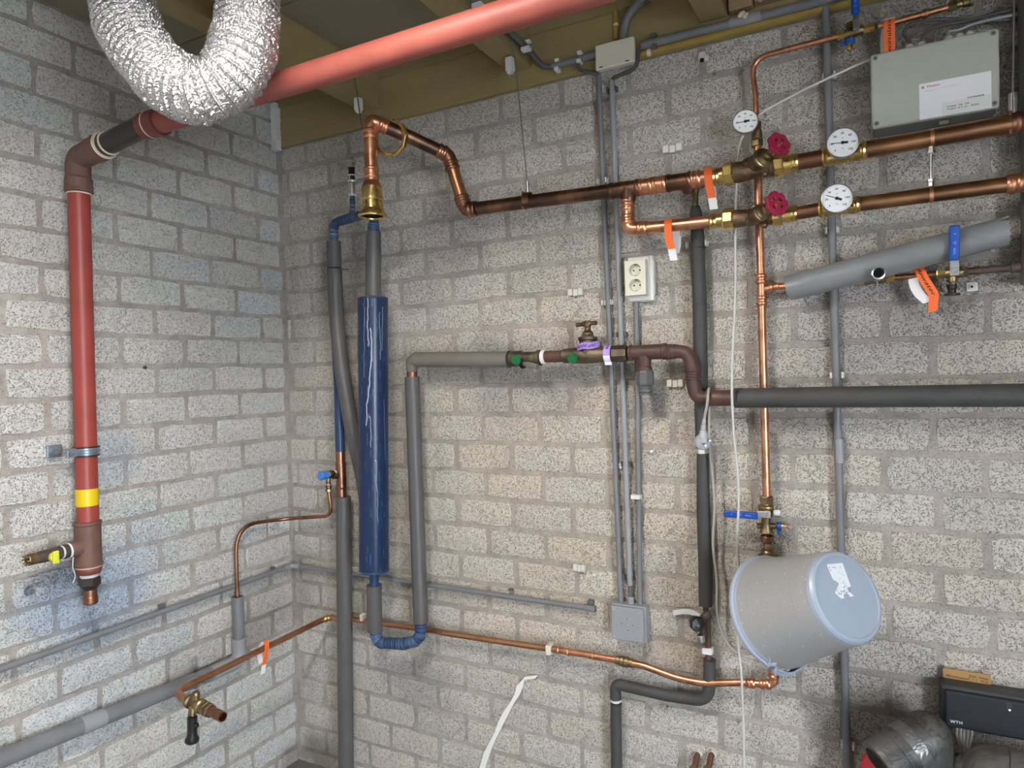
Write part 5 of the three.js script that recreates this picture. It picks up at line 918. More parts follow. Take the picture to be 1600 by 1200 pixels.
// ---------- thin copper riser, recirculation line and shut-off valves ----------
const hexc = (c, d, l, r) => nut(c, d, l, r, 6);
const gripText = canvasTex(256, 64, (c, w, h) => { c.fillStyle = '#1650b8'; c.fillRect(0, 0, w, h); c.fillStyle = '#7fa6e8'; c.font = 'bold 34px sans-serif'; c.textBaseline = 'middle'; c.fillText('VSH', 24, 33); c.beginPath(); c.moveTo(118, 46); c.lineTo(132, 18); c.lineTo(146, 46); c.closePath(); c.lineWidth = 4; c.strokeStyle = '#7fa6e8'; c.stroke(); c.save(); c.translate(215, 33); c.rotate(Math.PI); c.fillText('T', -8, 0); c.restore(); });
M.gripText = std({ map: gripText, roughness: 0.45 });
{
  const z = 0.045, P = (x, y, zz = z) => B(x, y, zz);
  const t = thing('copper_riser', 'bright thin copper riser behind the red handwheels bending right under the ceiling', 'pipe', P(1193, 640));
  part(t, 'lower_tube', sweep([P(1198, 776), P(1193.5, 610), P(1190, 474)], 0.0112, { seg: 22 }), M.copper);
  part(t, 'tee', [...sleeveOn(P(1190.5, 478), P(1190.2, 462), 0.0112), ...sleeveOn(P(1189.7, 444), P(1189.3, 428), 0.0112), cyl(P(1190.3, 468), P(1189.6, 436), 0.0128), rev(P(1190, 452.5), P(1220, 447).sub(P(1190, 452.5)), [[0, 0.011], [0.02, 0.0095], [0.024, 0.011], [0.03, 0.011], [0.033, 0.009], [0.04, 0.011], [0.046, 0.011], [0.048, 0.0085], [0.07, 0.0085]])], M.copper, 'bright copper tee');
  part(t, 'middle_tube', sweep([P(1189.5, 440), P(1185.5, 330), P(1183.5, 226)], 0.0112, { seg: 22 }), M.copper);
  part(t, 'reducer', [hexc(P(1183, 224), Y1, 0.02, 0.0165), rev(P(1183, 219), Y1, [[0, 0.012], [0.002, 0.0145], [0.02, 0.0138], [0.035, 0.0105], [0.05, 0.009]]), hexc(P(1182.5, 196), Y1, 0.018, 0.013)], M.brassDull, 'dark brass reducer');
  part(t, 'upper_tube', sweep(rounded([P(1182.5, 200), P(1180.5, 150), P(1173.5, 92), P(1308, 57, 0.05)], 0.1, 10), 0.0076, { seg: 20 }), M.copper);
  part(t, 'outlet_tube', sweep([P(1372, 41.5, 0.05), P(1490, 9, 0.05)], 0.0076, { seg: 20 }), M.copper);
  part(t, 'coupling', [...sleeveOn(P(1440, 22.8, 0.05), P(1450, 20, 0.05), 0.0076)], M.copper);
  part(t, 'end_fitting', [hexc(P(1488, 9.5, 0.05), P(1512, 3, 0.05).sub(P(1488, 9.5, 0.05)), 0.018, 0.0125), rev(P(1493, 8, 0.05), P(1512, 3, 0.05).sub(P(1493, 8, 0.05)), [[0, 0.008], [0.014, 0.008], [0.016, 0.0105], [0.026, 0.0105], [0.03, 0.012], [0.036, 0.012], [0.036, 0]])], M.brassDull);
  // recirculation valve
  const v = thing('ball_valve', 'brass ball valve with upright blue lever in the thin copper line near the ceiling', 'valve', P(1328, 50, 0.05)), ax = P(1365, 42, 0.05).sub(P(1310, 57, 0.05)).normalize();
  part(v, 'body', [rev(P(1316, 55, 0.05), ax, [[0, 0.008], [0.004, 0.0105], [0.014, 0.0125], [0.03, 0.0125], [0.05, 0.0095], [0.066, 0.009]]), rev(P(1327.5, 51.5, 0.05).add(V(0, -0.032, 0)), Y1, [[0, 0.007], [0.002, 0.0085], [0.058, 0.0085], [0.06, 0.007], [0.06, 0]])], M.brassDull);
  part(v, 'nut', hexc(P(1314, 55.5, 0.05), ax, 0.02, 0.0125), M.brass); part(v, 'nut', [hexc(P(1354, 45, 0.05), ax, 0.014, 0.0115), hexc(P(1362, 43, 0.05), ax, 0.014, 0.0125)], M.brass);
  const st = P(1338, 45, 0.07); part(v, 'stem_nut', [cyl(P(1338, 47, 0.045), st, 0.0075), nut(st.clone().add(V(0, 0, 0.008)), Z1, 0.006, 0.0085)], M.steel);
  const lv = part(v, 'lever_plate', bx(mix(st, P(1338, 18, 0.085), 0.42).add(V(0, 0, 0.008)), [0.0165, 0.046, 0.003], 0.001), M.steel);
  const g0 = P(1337, 22, 0.09), g1 = P(1335.5, -24, 0.1); part(lv, 'grip', bx(mix(g0, g1, 0.5), [0.0195, g0.distanceTo(g1), 0.0105], 0.004), M.handle, 'blue lever grip');
  part(lv, 'grip_mark', sheet(P(1336.7, 9, 0.1005).add(V(0, 0, 0.002)), V(0, -1, 0), V(1, 0, 0), 0.045, 0.0115), M.gripText);
  part(v, 'drain_cap', [rev(P(1327.5, 61, 0.05), V(0, -1, 0), [[0, 0.0095], [0.002, 0.012], [0.012, 0.012], [0.014, 0.009]]), bx(P(1318, 69, 0.05), [0.014, 0.008, 0.006], 0.002)], M.handle, 'blue cap'); part(v, 'drain_tip', [hexc(P(1327.8, 74, 0.05), Y1, 0.012, 0.0075), cyl(P(1327.8, 76, 0.05), P(1327.8, 80, 0.05), 0.004)], M.brass);
  // lever valve in the riser above the bucket
  const y1 = V(0, 1, 0), k = thing('ball_valve', 'brass shut-off valve with level blue lever in the riser above the bucket', 'valve', P(1197.5, 805));
  part(k, 'nut', [hexc(P(1197.5, 781), y1, 0.022, 0.0185), rev(P(1197.5, 787), y1, [[0, 0.013], [0.012, 0.0125]])], M.brassDull);
  part(k, 'body', [rev(P(1197.5, 834), y1, [[0, 0.012], [0.004, 0.0185], [0.018, 0.015], [0.03, 0.0125], [0.046, 0.0125], [0.05, 0.0195], [0.07, 0.0205], [0.074, 0.022], [0.08, 0.022], [0.083, 0.0135], [0.09, 0.0135]], 24), rev(P(1183, 821.5), P(1212, 822).sub(P(1183, 821.5)), [[0, 0], [0, 0.0085], [0.05, 0.0085]]), rev(P(1185, 797), P(1216, 800).sub(P(1185, 797)), [[-0.01, 0.004], [0, 0.006], [0.05, 0.007]])], M.brassDull);
  part(k, 'pale_cap', rev(P(1209, 801, 0.055), X1, [[0, 0.006], [0.002, 0.0085], [0.016, 0.0085], [0.018, 0.006], [0.018, 0]]), M.tape);
  part(k, 'drain_cap', [rev(P(1213.5, 822), X1, [[0, 0.0085], [0.001, 0.0115], [0.012, 0.0115], [0.013, 0.008]]), bx(P(1217, 832), [0.007, 0.014, 0.006], 0.002)], M.handle, 'blue cap'); part(k, 'drain_tip', rev(P(1219.5, 822), X1, [[0, 0.0075], [0.008, 0.0075], [0.009, 0.0045], [0.016, 0.0045], [0.016, 0]], 16), M.brass);
  const pc = P(1193, 804, 0.088), lp = part(k, 'lever_plate', [bx(pc, [0.036, 0.018, 0.003], 0.001), nut(pc.clone().add(V(0.004, 0, 0.003)), Z1, 0.005, 0.0065), cyl(P(1197.5, 804, 0.05), pc.clone().add(V(0.004, 0, 0)), 0.007)], M.steel);
  const a0 = P(1184, 804.2, 0.09), a1 = P(1131.5, 804.4, 0.09); part(lp, 'grip', bx(mix(a0, a1, 0.5), [a0.distanceTo(a1), 0.0195, 0.0105], 0.004), M.handle, 'blue lever grip');
  part(lp, 'grip_mark', sheet(mix(a0, a1, 0.5).add(V(0, 0, 0.0058)), V(-1, 0, 0), V(0, -1, 0), 0.072, 0.0125), M.gripText);
  part(k, 'union_below', [rev(P(1198.5, 848), y1, [[0, 0.012], [0.003, 0.0165], [0.018, 0.018], [0.02, 0.0165]]), sweep([P(1199, 862), P(1198.5, 845)], 0.0112)], M.copperDull);
  part(k, 'flange', [rev(P(1200, 876), y1, [[0, 0.012], [0.001, 0.03], [0.008, 0.031], [0.01, 0.026], [0.015, 0.0265], [0.017, 0.02], [0.026, 0.0185], [0.03, 0.016], [0.034, 0.0165], [0.036, 0.0135], [0.05, 0.0125]], 28)], M.brassDull, 'stepped brass flange');
  part(k, 'tail_pipe', sweep([P(1200, 876), P(1206, 985), P(1208.5, 1046)], 0.0112), M.copper);
}
{ // long copper pipe low on both walls
  const z = 0.045, P = (x, y, zz = z) => B(x, y, zz), r = 0.0108, t = thing('long_copper_pipe', 'long copper pipe sagging along the back wall below the grey box and round the corner', 'pipe', P(860, 1014));
  part(t, 'end_elbow', elbowOn(P(1209, 1046), P(1209.5, 1069), P(1190, 1069), r, 0.022), M.copper, 'bright copper elbow');
  part(t, 'coupling', [...sleeveOn(P(1180, 1067.6), P(1166, 1066.8), r)], M.copper);
  part(t, 'curved_run', sweep(smoothPts([P(1192, 1069), P(1165, 1066.7), P(1130, 1067), P(1105, 1067.5), P(1080, 1064), P(1055, 1058), P(1030, 1049), P(1005, 1040), P(988, 1036.5)], 40), r, { seg: 20 }), M.copper);
  part(t, 'brass_coupling', [0, 1, 2, 3].map((i) => ring(mix(P(986.5, 1036), P(965.5, 1031.5), i / 3), P(965.5, 1031.5).sub(P(986.5, 1036)), 0.011, r - 0.002, i % 3 ? 0.0165 : 0.0142)).concat([cyl(P(988, 1036.3), P(963, 1031), 0.0128)]), M.brassDull, 'ribbed brass coupling');
  part(t, 'run', sweep([P(968, 1032), P(905, 1021), P(878, 1016.6)], r, { seg: 20 }), M.copper);
  part(t, 'coupling', [bead(P(888, 1018.5), X1, r, 0.003, 0.007), bead(P(873, 1016), X1, r, 0.003, 0.007), bead(P(927, 1025), X1, r, 0.003, 0.007)], M.copper);
  const bend = P(512, 964.5), Lx = bend.x, q = L(272, 1082, Lx), lf = V(Lx, (bend.y + q.y) / 2, q.z);
  part(t, 'run', sweep([P(880, 1016.8), P(760, 999), P(640, 980), P(548, 967.3)], r, { seg: 20 }), M.copperMid);
  part(t, 'corner_bend', sweep(rounded([P(560, 969), bend, mix(bend, q, 0.12)], 0.07, 12), r + 0.0004, { seg: 20 }), M.copperMid);
  { const bp = rounded([P(560, 969), bend, mix(bend, q, 0.12)], 0.07, 12), mid = Math.floor(bp.length / 2); part(t, 'bend_ribs', [0, 1, 2, 3, 4, 5, 6].map((i) => bead(bp[Math.max(1, mid - 2 + i)], bp[Math.max(1, mid - 2 + i)].clone().sub(bp[Math.max(0, mid - 3 + i)]), r, 0.0022, 0.005)), M.brass, 'shiny ribs on the bend'); }
  part(t, 'clip', [bx(P(859, 1014), [0.018, 0.032, 0.034], 0.004), bx(P(859, 1013, 0.016), [0.022, 0.02, 0.03], 0.003)], M.cream, 'cream pipe clip');
  part(t, 'clip', [bx(P(567, 964, 0.05), [0.014, 0.026, 0.026], 0.004)], M.tape, 'pale pipe clip');
  const e = q.clone().add(V(0.06, -0.012, 0.004)), tip = B(352, 1110, 0); // turns out of the wall plane
  part(t, 'left_run', sweep(rounded([mix(bend, q, 0.06), q, q.clone().add(V(0.085, -0.011, 0.002))], 0.06, 12), r, { seg: 20 }), M.copperMid);
  // valve on its open end
  const d = V(1, -0.02, 0.12).normalize(), v0 = q.clone().add(V(0.07, -0.009, 0.003)), at = (s) => v0.clone().addScaledVector(d, s);
  const v = thing('drain_cock', 'brass drain cock with black tail on the open copper end low on the left', 'valve', at(0.05));
  part(v, 'body', [rev(at(0), d, [[0, 0.011], [0.002, 0.0165], [0.008, 0.0165], [0.01, 0.0185], [0.016, 0.0185], [0.018, 0.0135], [0.03, 0.0145], [0.05, 0.0145], [0.056, 0.018], [0.064, 0.018], [0.067, 0.0155], [0.074, 0.0155]], 24), rev(at(0.036), V(0.05, 1, 0), [[0, 0.011], [0.026, 0.0105], [0.032, 0.0085], [0.032, 0]], 20), rev(at(0.034).add(V(0, 0, 0.006)), V(0, -1, 0.15), [[0, 0.011], [0.026, 0.0105], [0.028, 0.0085]], 20)], M.brassDull);
  part(v, 'nut', [hexc(at(0.082), d, 0.016, 0.0195), hexc(at(0.098), d, 0.012, 0.0175)], M.brassDull);
  part(v, 'open_tail', [rev(at(0.098), d, [[0, 0.0118], [0.03, 0.0118], [0.032, 0.0128], [0.058, 0.0128], [0.058, 0.0102], [0.03, 0.0102], [0.03, 0]], 24)], M.copperDull, 'open copper tail');
  const s = at(0.034).add(V(0, -0.028, 0.01)); part(v, 'black_tail', [rev(s, V(0, -1, 0.05), [[0, 0.009], [0.002, 0.0125], [0.04, 0.012], [0.05, 0.013], [0.058, 0.0175], [0.064, 0.0175], [0.068, 0.014], [0.068, 0]], 20), bx(s.clone().add(V(0.016, -0.02, 0.002)), [0.014, 0.012, 0.012], 0.004)], M.black, 'black plastic tail'); v.scale.setScalar(1.16); v.position.add(V(0.006, 0, 0));
}
// ---------- cold branch with tilted grey shell ----------
{
  const z = 0.052, P = (x, y, zz = z) => B(x, y, zz), t = thing('cold_branch', 'brown branch pipe with brass fittings emerging below the tilted grey shell', 'pipe', P(1420, 432));
  part(t, 'copper_tube', sweep([P(1216, 448, 0.046), P(1290, 445.5), P(1352, 438)], 0.0082), M.copper);
  part(t, 'brown_tube', sweep([P(1398, 433.5), P(1470, 428)], 0.0082), M.copperDull);
  part(t, 'coupling', [0, 1, 2, 3].map((i) => ring(P(1524 + i * 2.2, 423 - i * 0.1), X1, 0.0022, 0.006, 0.0112)), M.bronze);
  part(t, 'end_tube', [sweep([P(1505, 424.5), P(1532, 422.6), P(1580, 418.6), P(1640, 414)], 0.0092), rev(P(1578, 418.8), X1, [[0, 0.009], [0.002, 0.0122], [0.02, 0.0122], [0.022, 0.0105], [0.06, 0.0105]])], M.iron, 'dark iron end');
  const c = thing('check_valve', 'dark brass check valve with round port facing out under the grey shell', 'valve', P(1372, 435));
  part(c, 'body', [rev(P(1371, 434, 0.05), V(0.05, 0.05, 1), [[0, 0.0105], [0.05, 0.0105]]), rev(P(1350, 438.4), P(1398, 433).sub(P(1350, 438.4)), [[0, 0.008], [0.001, 0.0125], [0.012, 0.013], [0.016, 0.0105], [0.03, 0.0125], [0.046, 0.0125], [0.05, 0.009]])], M.bronze);
  part(c, 'port', rev(P(1370.5, 432, 0.09), V(0.08, 0.1, 1), [[0, 0.0125], [0.03, 0.0145], [0.032, 0.0155], [0.038, 0.0155], [0.039, 0.0125], [0.02, 0.0115], [0.02, 0]], 26), M.steel, 'bright rimmed port'); part(c, 'port_bore', rev(P(1370.5, 432, 0.09), V(0.08, 0.1, 1), [[0.021, 0.0114], [0.0212, 0]], 20), M.hole);
  part(c, 'nut', hexc(P(1391, 434, z), X1, 0.02, 0.0122), M.brass); part(c, 'drip', sweep(smoothPts([P(1370, 440, 0.125), P(1371.5, 444, 0.125), P(1370.5, 448, 0.12)], 8), 0.0014, { seg: 6 }), M.steel);
  const v = thing('ball_valve', 'brass ball valve with large upright blue lever under the grey shell', 'valve', P(1490, 426));
  part(v, 'nut', [hexc(P(1470, 427.8), X1, 0.02, 0.012)], M.brass); part(v, 'nut', [hexc(P(1507, 424.5), X1, 0.014, 0.0135)], M.brassDull);
  part(v, 'body', [rev(P(1474, 427.5), X1, [[0, 0.009], [0.004, 0.0115], [0.014, 0.0142], [0.034, 0.0142], [0.044, 0.0118], [0.05, 0.0118]]), rev(P(1488, 428), V(0.02, -1, 0), [[0, 0.01], [0.02, 0.0095], [0.022, 0.0075], [0.034, 0.0072]])], M.brassDull);
  const pc = P(1491, 424, 0.083), lp = part(v, 'lever_plate', [bx(P(1491.5, 419, 0.086), [0.019, 0.036, 0.003], 0.001), nut(pc.clone().add(V(0, 0, 0.006)), Z1, 0.006, 0.0075), cyl(P(1490, 426, 0.05), pc, 0.007)], M.steel);
  const g0 = B(1490.5, 407, 0.116), g1 = B(1491.5, 352, 0.138); const gd = g1.clone().sub(g0), gu = gd.clone().normalize(), gx = X1.clone().addScaledVector(gu, -gu.x).normalize();
  part(lp, 'grip', bx(mix(g0, g1, 0.5), [0.0225, gd.length(), 0.011], 0.0045, quat(gx, gu, gx.clone().cross(gu))), M.handle, 'blue lever grip');
  part(lp, 'neck', bx(mix(P(1491.5, 416, 0.086), g0, 0.6), [0.014, 0.026, 0.003], 0.001), M.steel);
  const gn2 = gx.clone().cross(gu); part(lp, 'grip_mark', sheet(mix(g0, g1, 0.5).addScaledVector(gn2, 0.006), gu, gx.clone().negate(), 0.066, 0.0135), M.gripText);
  part(v, 'black_tail', rev(P(1487.5, 444), V(-0.02, -1, 0), [[0, 0.0075], [0.001, 0.0108], [0.012, 0.0108], [0.014, 0.009], [0.022, 0.009], [0.024, 0.0175], [0.028, 0.0175], [0.029, 0]], 22), M.black, 'black plastic tail');
}
{ // tilted half shell of grey insulation
  const a = B(1228, 452, 0.066), b = B(1583, 358, 0.085), d = b.clone().sub(a), l = d.length(), u = d.clone().normalize(), f = CAM.clone().sub(mix(a, b, 0.5)).add(V(0, 0.25, 0)); f.addScaledVector(u, -f.dot(u)).normalize(); const s = u.clone().cross(f), R = 0.0345, TH = 0.004, na = 26, nl = 14, pos = [], uv = [];
  const pt = (i, k, o) => { const an = (k / na - 0.5) * 3.5, e = (i === nl && k > 4 && k < 9 ? 0.016 : 0) + 0.002 * Math.sin(k * 1.9) * (i === nl ? 1 : 0) + (i === nl ? 0.018 * (k / na) : 0) - (i === 0 ? 0.008 * (k / na) : 0), r = R - o + 0.0006 * Math.sin(i * 2.1 + k * 0.4); return a.clone().addScaledVector(u, l * i / nl - e).addScaledVector(f, Math.cos(an) * r).addScaledVector(s, Math.sin(an) * r); };
  const quad = (A, Bq, C, Dq) => { for (const p of [A, Bq, C, A, C, Dq]) { pos.push(p.x, p.y, p.z); uv.push(p.x, p.y + p.z); } };
  for (let i = 0; i < nl; i++) for (let k = 0; k < na; k++) { quad(pt(i, k, 0), pt(i + 1, k, 0), pt(i + 1, k + 1, 0), pt(i, k + 1, 0)); quad(pt(i, k, TH), pt(i, k + 1, TH), pt(i + 1, k + 1, TH), pt(i + 1, k, TH)); }
  for (let k = 0; k < na; k++) { quad(pt(0, k, 0), pt(0, k + 1, 0), pt(0, k + 1, TH), pt(0, k, TH)); quad(pt(nl, k + 1, 0), pt(nl, k, 0), pt(nl, k, TH), pt(nl, k + 1, TH)); }
  for (let i = 0; i < nl; i++) { quad(pt(i, 0, TH), pt(i + 1, 0, TH), pt(i + 1, 0, 0), pt(i, 0, 0)); quad(pt(i, na, 0), pt(i + 1, na, 0), pt(i + 1, na, TH), pt(i, na, TH)); }
  const g = mk(pos, null, uv); single('insulation_shell', 'tilted open grey plastic pipe shell behind the large blue lever', 'shell', g, M.pvcShell);
}
{ // dark grey pipe at the right edge
  const x = B(1593, 200, 0.05).x + 0.047, y = B(1600, 443, 0.05).y, t = thing('vent_pipe', 'thick dark grey upright pipe cut by the right edge', 'pipe', V(x, y, 0.05));
  part(t, 'tube', rev(V(x, y, 0.05), Y1, [[0, 0], [0, 0.046], [0.004, 0.047], [CEIL - y, 0.047], [CEIL - y, 0]], 32), M.pvcDark);
  part(t, 'socket', rev(V(x, y - 0.002, 0.05), Y1, [[0, 0.03], [0, 0.05], [0.05, 0.05], [0.052, 0.047]], 32), M.pvcDark);
}

// ---------- control box at top right ----------
{
  const cx = 2.3005, cy = 2.286, w = 0.268, h = 0.187, t = thing('control_box', 'beige grey control box with white printed label above the copper mains', 'control box', V(cx, cy, 0.05));
  part(t, 'housing', bx(V(cx, cy, 0.044), [w - 0.006, h - 0.006, 0.084], 0.008), M.enclosureSide);
  part(t, 'lid', bx(V(cx, cy, 0.093), [w, h, 0.016], 0.007), M.enclosure);
  for (const sx of [-1, 1]) for (const sy of [-1, 1]) { const c = V(cx + sx * (w / 2 - 0.0115), cy + sy * (h / 2 - 0.0115), 0.1005), m = part(t, 'screw', rev(c, Z1, [[0, 0.0062], [0.0006, 0.0062], [0.0012, 0.004], [0.0012, 0]], 18), M.enclosureSide); part(m, 'slot', [bx(c.clone().add(V(0, 0, 0.0013)), [0.006, 0.0013, 0.0004], 0), bx(c.clone().add(V(0, 0, 0.0013)), [0.0013, 0.006, 0.0004], 0)], M.hole); }
  const lab = std({ roughness: 0.5, map: canvasTex(900, 560, (c, W2, H2) => {
    c.fillStyle = '#e9e8ee'; c.fillRect(0, 0, W2, H2); c.fillStyle = 'rgba(215,212,205,.5)'; c.fillRect(290, 350, 610, 210);
    c.strokeStyle = '#8a2a33'; c.lineWidth = 6; c.beginPath(); c.arc(48, 58, 15, 0, 7); c.stroke(); c.beginPath(); c.arc(48, 58, 5, 0, 7); c.stroke(); c.fillStyle = '#b02a36'; c.fillRect(30, 76, 36, 4);
    c.font = 'bold 46px serif'; c.fillStyle = '#b8283a'; c.fillText('Flamco', 100, 74);
    c.strokeStyle = 'rgba(110,118,170,.55)'; c.lineWidth = 3; const scr = (x, y, n, s) => { c.beginPath(); c.moveTo(x, y); for (let i = 0; i < n; i++) c.quadraticCurveTo(x + i * s + s * 0.3, y - 26 * (0.5 + 0.5 * Math.sin(i * 2.1)), x + (i + 1) * s, y - 3 * Math.sin(i)); c.stroke(); };
    scr(60, 130, 12, 17); scr(300, 118, 11, 18);
    c.fillStyle = '#2c2c30'; c.font = 'bold 40px sans-serif'; c.save(); c.scale(1.2, 0.8); c.fillText('CONWEB', 505, 445); c.restore();
    c.font = 'bold 33px monospace'; c.fillText('Conweb Tap 10B', 350, 440); c.fillText('Flamco art.nr. 83854', 350, 480); c.font = '30px sans-serif'; c.fillStyle = 'rgba(120,120,125,.5)'; c.fillText('C', 730, 500);
  }) });
  const q = [[1436, 132], [1548, 110.5], [1550.5, 168], [1437, 187.5]].map(([x, y]) => B(x, y, 0.1015)), lx = (q[0].x + q[3].x) / 2, rx = (q[1].x + q[2].x) / 2, ty = (q[0].y + q[1].y) / 2, by = (q[2].y + q[3].y) / 2;
  part(t, 'printed_label', sheet(V((lx + rx) / 2, (ty + by) / 2, 0.1014), X1, Y1, rx - lx, ty - by), lab, 'white printed label');
  for (const x of [1421, 1440, 1482, 1499, 1515]) { const p = B(x, 60, 0.06); p.y = cy + h / 2 - 0.004; part(t, 'cable_gland', rev(p, Y1, [[0, 0.011], [0.008, 0.0115], [0.01, 0.0095], [0.02, 0.009], [0.024, 0.006], [0.024, 0]], 14), M.cable); }
  const hook = B(1475, 197, 0.07); hook.y = cy - h / 2; part(t, 'bottom_clip', [bx(hook.clone().add(V(0, -0.004, 0)), [0.02, 0.008, 0.01], 0.002), nut(hook.clone().add(V(0, -0.006, 0.006)), Z1, 0.006, 0.004)], M.steel);
  const G = (x) => { const p = B(x, 60, 0.06); p.y = cy + h / 2 + 0.018; return p; };
  const cab = (label, x, pts, mat, r) => single('control_cable', label, 'cable', sweep(smoothPts([G(x), G(x).add(V(0, 0.012, 0)), ...pts], 40), r, { seg: 10 }), mat);
  cab('dark cable arching from the first gland of the beige control box', 1421, [B(1412, 52, 0.055), B(1420, 40, 0.05), B(1447, 33, 0.045), B(1490, 30, 0.04), B(1540, 33, 0.04), B(1620, 26, 0.03)], M.cableDark, 0.0042);
  cab('thin dark cable from the second gland of the beige control box', 1440, [B(1450, 48, 0.055), B(1470, 40, 0.05), B(1500, 35, 0.045), B(1550, 22, 0.04), B(1620, 8, 0.03)], M.cableDark, 0.0034);
  cab('grey cable sloping right from the middle gland of the beige control box', 1482, [B(1497, 47, 0.055), B(1520, 38, 0.05), B(1550, 30, 0.045), B(1620, 16, 0.034)], M.pvcLight, 0.004);
  // pale cable from the box past the dial down to the floor
  const wc = (x, y, z) => B(x, y, z), t2 = thing('white_cable', 'thin white cable from the beige box to the top dial and down the wall', 'cable', wc(1150, 600, 0.15));
  part(t2, 'run', sweep(smoothPts([wc(1366, 90.5, 0.05), wc(1350, 97, 0.055), wc(1290, 124, 0.07), wc(1230, 154, 0.08), wc(1190, 177, 0.085), wc(1170, 200, 0.08), wc(1157, 222, 0.09), wc(1151, 290, 0.075), wc(1149, 370, 0.09), wc(1149, 460, 0.11), wc(1145, 545, 0.13), wc(1143.5, 610, 0.145), wc(1147, 680, 0.14), wc(1153, 740, 0.135), wc(1154, 790, 0.13), wc(1152, 840, 0.11), wc(1154, 890, 0.06), wc(1153, 960, 0.05), wc(1154, 1010, 0.06), wc(1158, 1050, 0.085), wc(1161, 1110, 0.09), wc(1163, 1200, 0.09), wc(1163, 1300, 0.1)], 160), 0.0036, { seg: 10 }), M.cable);
}
// ---------- grey bucket ----------
{
  const C = B(1211, 956.4, 0.2), ax = V(1, 0.594, 0.745).normalize(), R0 = 0.1365, R1 = 0.1035, H = 0.243;
  const t = thing('bucket', 'grey plastic bucket hung on its side over the pipe with paint specks and torn sticker', 'bucket', C.clone());
  const N = perp(ax), Mv = ax.clone().cross(N);
  const bt = std({ roughness: 0.36, map: canvasTex(1024, 512, (c, w, h) => { c.fillStyle = '#a3a3a3'; c.fillRect(0, 0, w, h); for (let i = 0; i < 500; i++) { c.fillStyle = `rgba(${rnd() < 0.5 ? '70,74,82' : '165,170,178'},.05)`; c.fillRect(rnd() * w, rnd() * h, rr(20, 200), rr(1, 3)); } for (let i = 0; i < 420; i++) { c.fillStyle = `rgba(235,238,242,${rr(0.35, 0.95)})`; c.beginPath(); c.arc(rnd() * w, rnd() * h, rr(0.6, 2.4), 0, 7); c.fill(); } }) });
  const g = rev(C, ax, [[0.016, R0 + 0.0015], [H * 0.35, R0 - (R0 - R1) * 0.35], [H * 0.7, R0 - (R0 - R1) * 0.7], [H - 0.014, R1 + 0.002]], 64), uv = g.attributes.uv, ps = g.attributes.position;
  const fit = (gg) => { const u2 = gg.attributes.uv, p2 = gg.attributes.position; for (let i = 0; i < u2.count; i++) { const q = V(p2.getX(i), p2.getY(i), p2.getZ(i)).sub(C), s = q.dot(ax); u2.setXY(i, u2.getX(i) / (2 * Math.PI * Math.max(0.02, R0)) , s / H); } return gg; };
  part(t, 'body', fit(g), bt);
  part(t, 'inner_wall', rev(C, ax, [[H - 0.012, 0], [H - 0.012, R1 - 0.002], [0.0, R0 - 0.003]], 64), M.bucket);
  const rim = rev(C, ax, [[0, R0 - 0.003], [-0.003, R0 + 0.001], [-0.002, R0 + 0.006], [0.003, R0 + 0.0085], [0.009, R0 + 0.0075], [0.012, R0 + 0.004], [0.02, R0 + 0.0015], [0.02, R0 - 0.001]], 96), rp = rim.attributes.position; // with a pouring lip
  for (let i = 0; i < rp.count; i++) { const q = V(rp.getX(i), rp.getY(i), rp.getZ(i)).sub(C), a = q.clone().addScaledVector(ax, -q.dot(ax)).normalize(), k = Math.exp(-Math.pow((1 - a.dot(V(-0.05, -0.93, 0.36).normalize())) / 0.06, 2)); const n = q.addScaledVector(a, 0.014 * k).add(C); rp.setXYZ(i, n.x, n.y, n.z); }
  part(t, 'rim', rim, M.bucketRim, 'pale rolled rim with pouring lip');
  part(t, 'base', [rev(C, ax, [[H - 0.016, R1 + 0.0025], [H - 0.008, R1 + 0.001], [H - 0.002, R1 - 0.003], [H, R1 - 0.0075], [H, R1 - 0.011], [H - 0.0035, R1 - 0.0125], [H - 0.0035, 0]], 64)], M.bucketRim, 'paler rounded base');
  const lug = V(-0.05, -0.72, 0.69), lc = C.clone().addScaledVector(ax, 0.018).addScaledVector(lug.clone().addScaledVector(ax, -lug.dot(ax)).normalize(), R0 + 0.003);
  part(t, 'handle_lug', [bx(lc, [0.02, 0.012, 0.01], 0.002), bx(lc.clone().add(V(-0.004, 0.012, 0.006)), [0.003, 0.02, 0.012], 0.001), bx(lc.clone().add(V(0.01, -0.01, 0.012)), [0.003, 0.02, 0.012], 0.001)], M.bucketRim, 'broken handle lug');
  const sc = C.clone().addScaledVector(ax, H - 0.0028), up = V(0, 1, 0).addScaledVector(ax, -ax.y).normalize(), rt = up.clone().cross(ax).normalize();
  const stk = std({ roughness: 0.6, alphaTest: 0.5, transparent: false, map: canvasTex(256, 384, (c, w, h) => { c.clearRect(0, 0, w, h); c.fillStyle = '#e8ecf2'; c.beginPath(); c.moveTo(20, 20); c.lineTo(215, 10); c.lineTo(230, 260); c.lineTo(190, 262); c.lineTo(182, 300); c.lineTo(232, 350); c.lineTo(190, 362); c.lineTo(160, 320); c.lineTo(120, 330); c.lineTo(110, 370); c.lineTo(70, 372); c.lineTo(20, 310); c.lineTo(60, 270); c.lineTo(95, 220); c.lineTo(40, 170); c.closePath(); c.fill(); c.fillStyle = '#6a6f78'; for (let i = 0; i < 46; i++) c.fillRect(rr(40, 190), rr(40, 330), rr(3, 16), rr(2, 6)); for (let i = 0; i < 30; i++) { c.fillStyle = 'rgba(140,150,162,.8)'; c.fillRect(rr(40, 200), rr(200, 350), rr(4, 22), rr(3, 12)); } c.fillStyle = '#22252c'; c.fillRect(40, 50, 9, 9); c.fillRect(44, 76, 9, 9); }) });
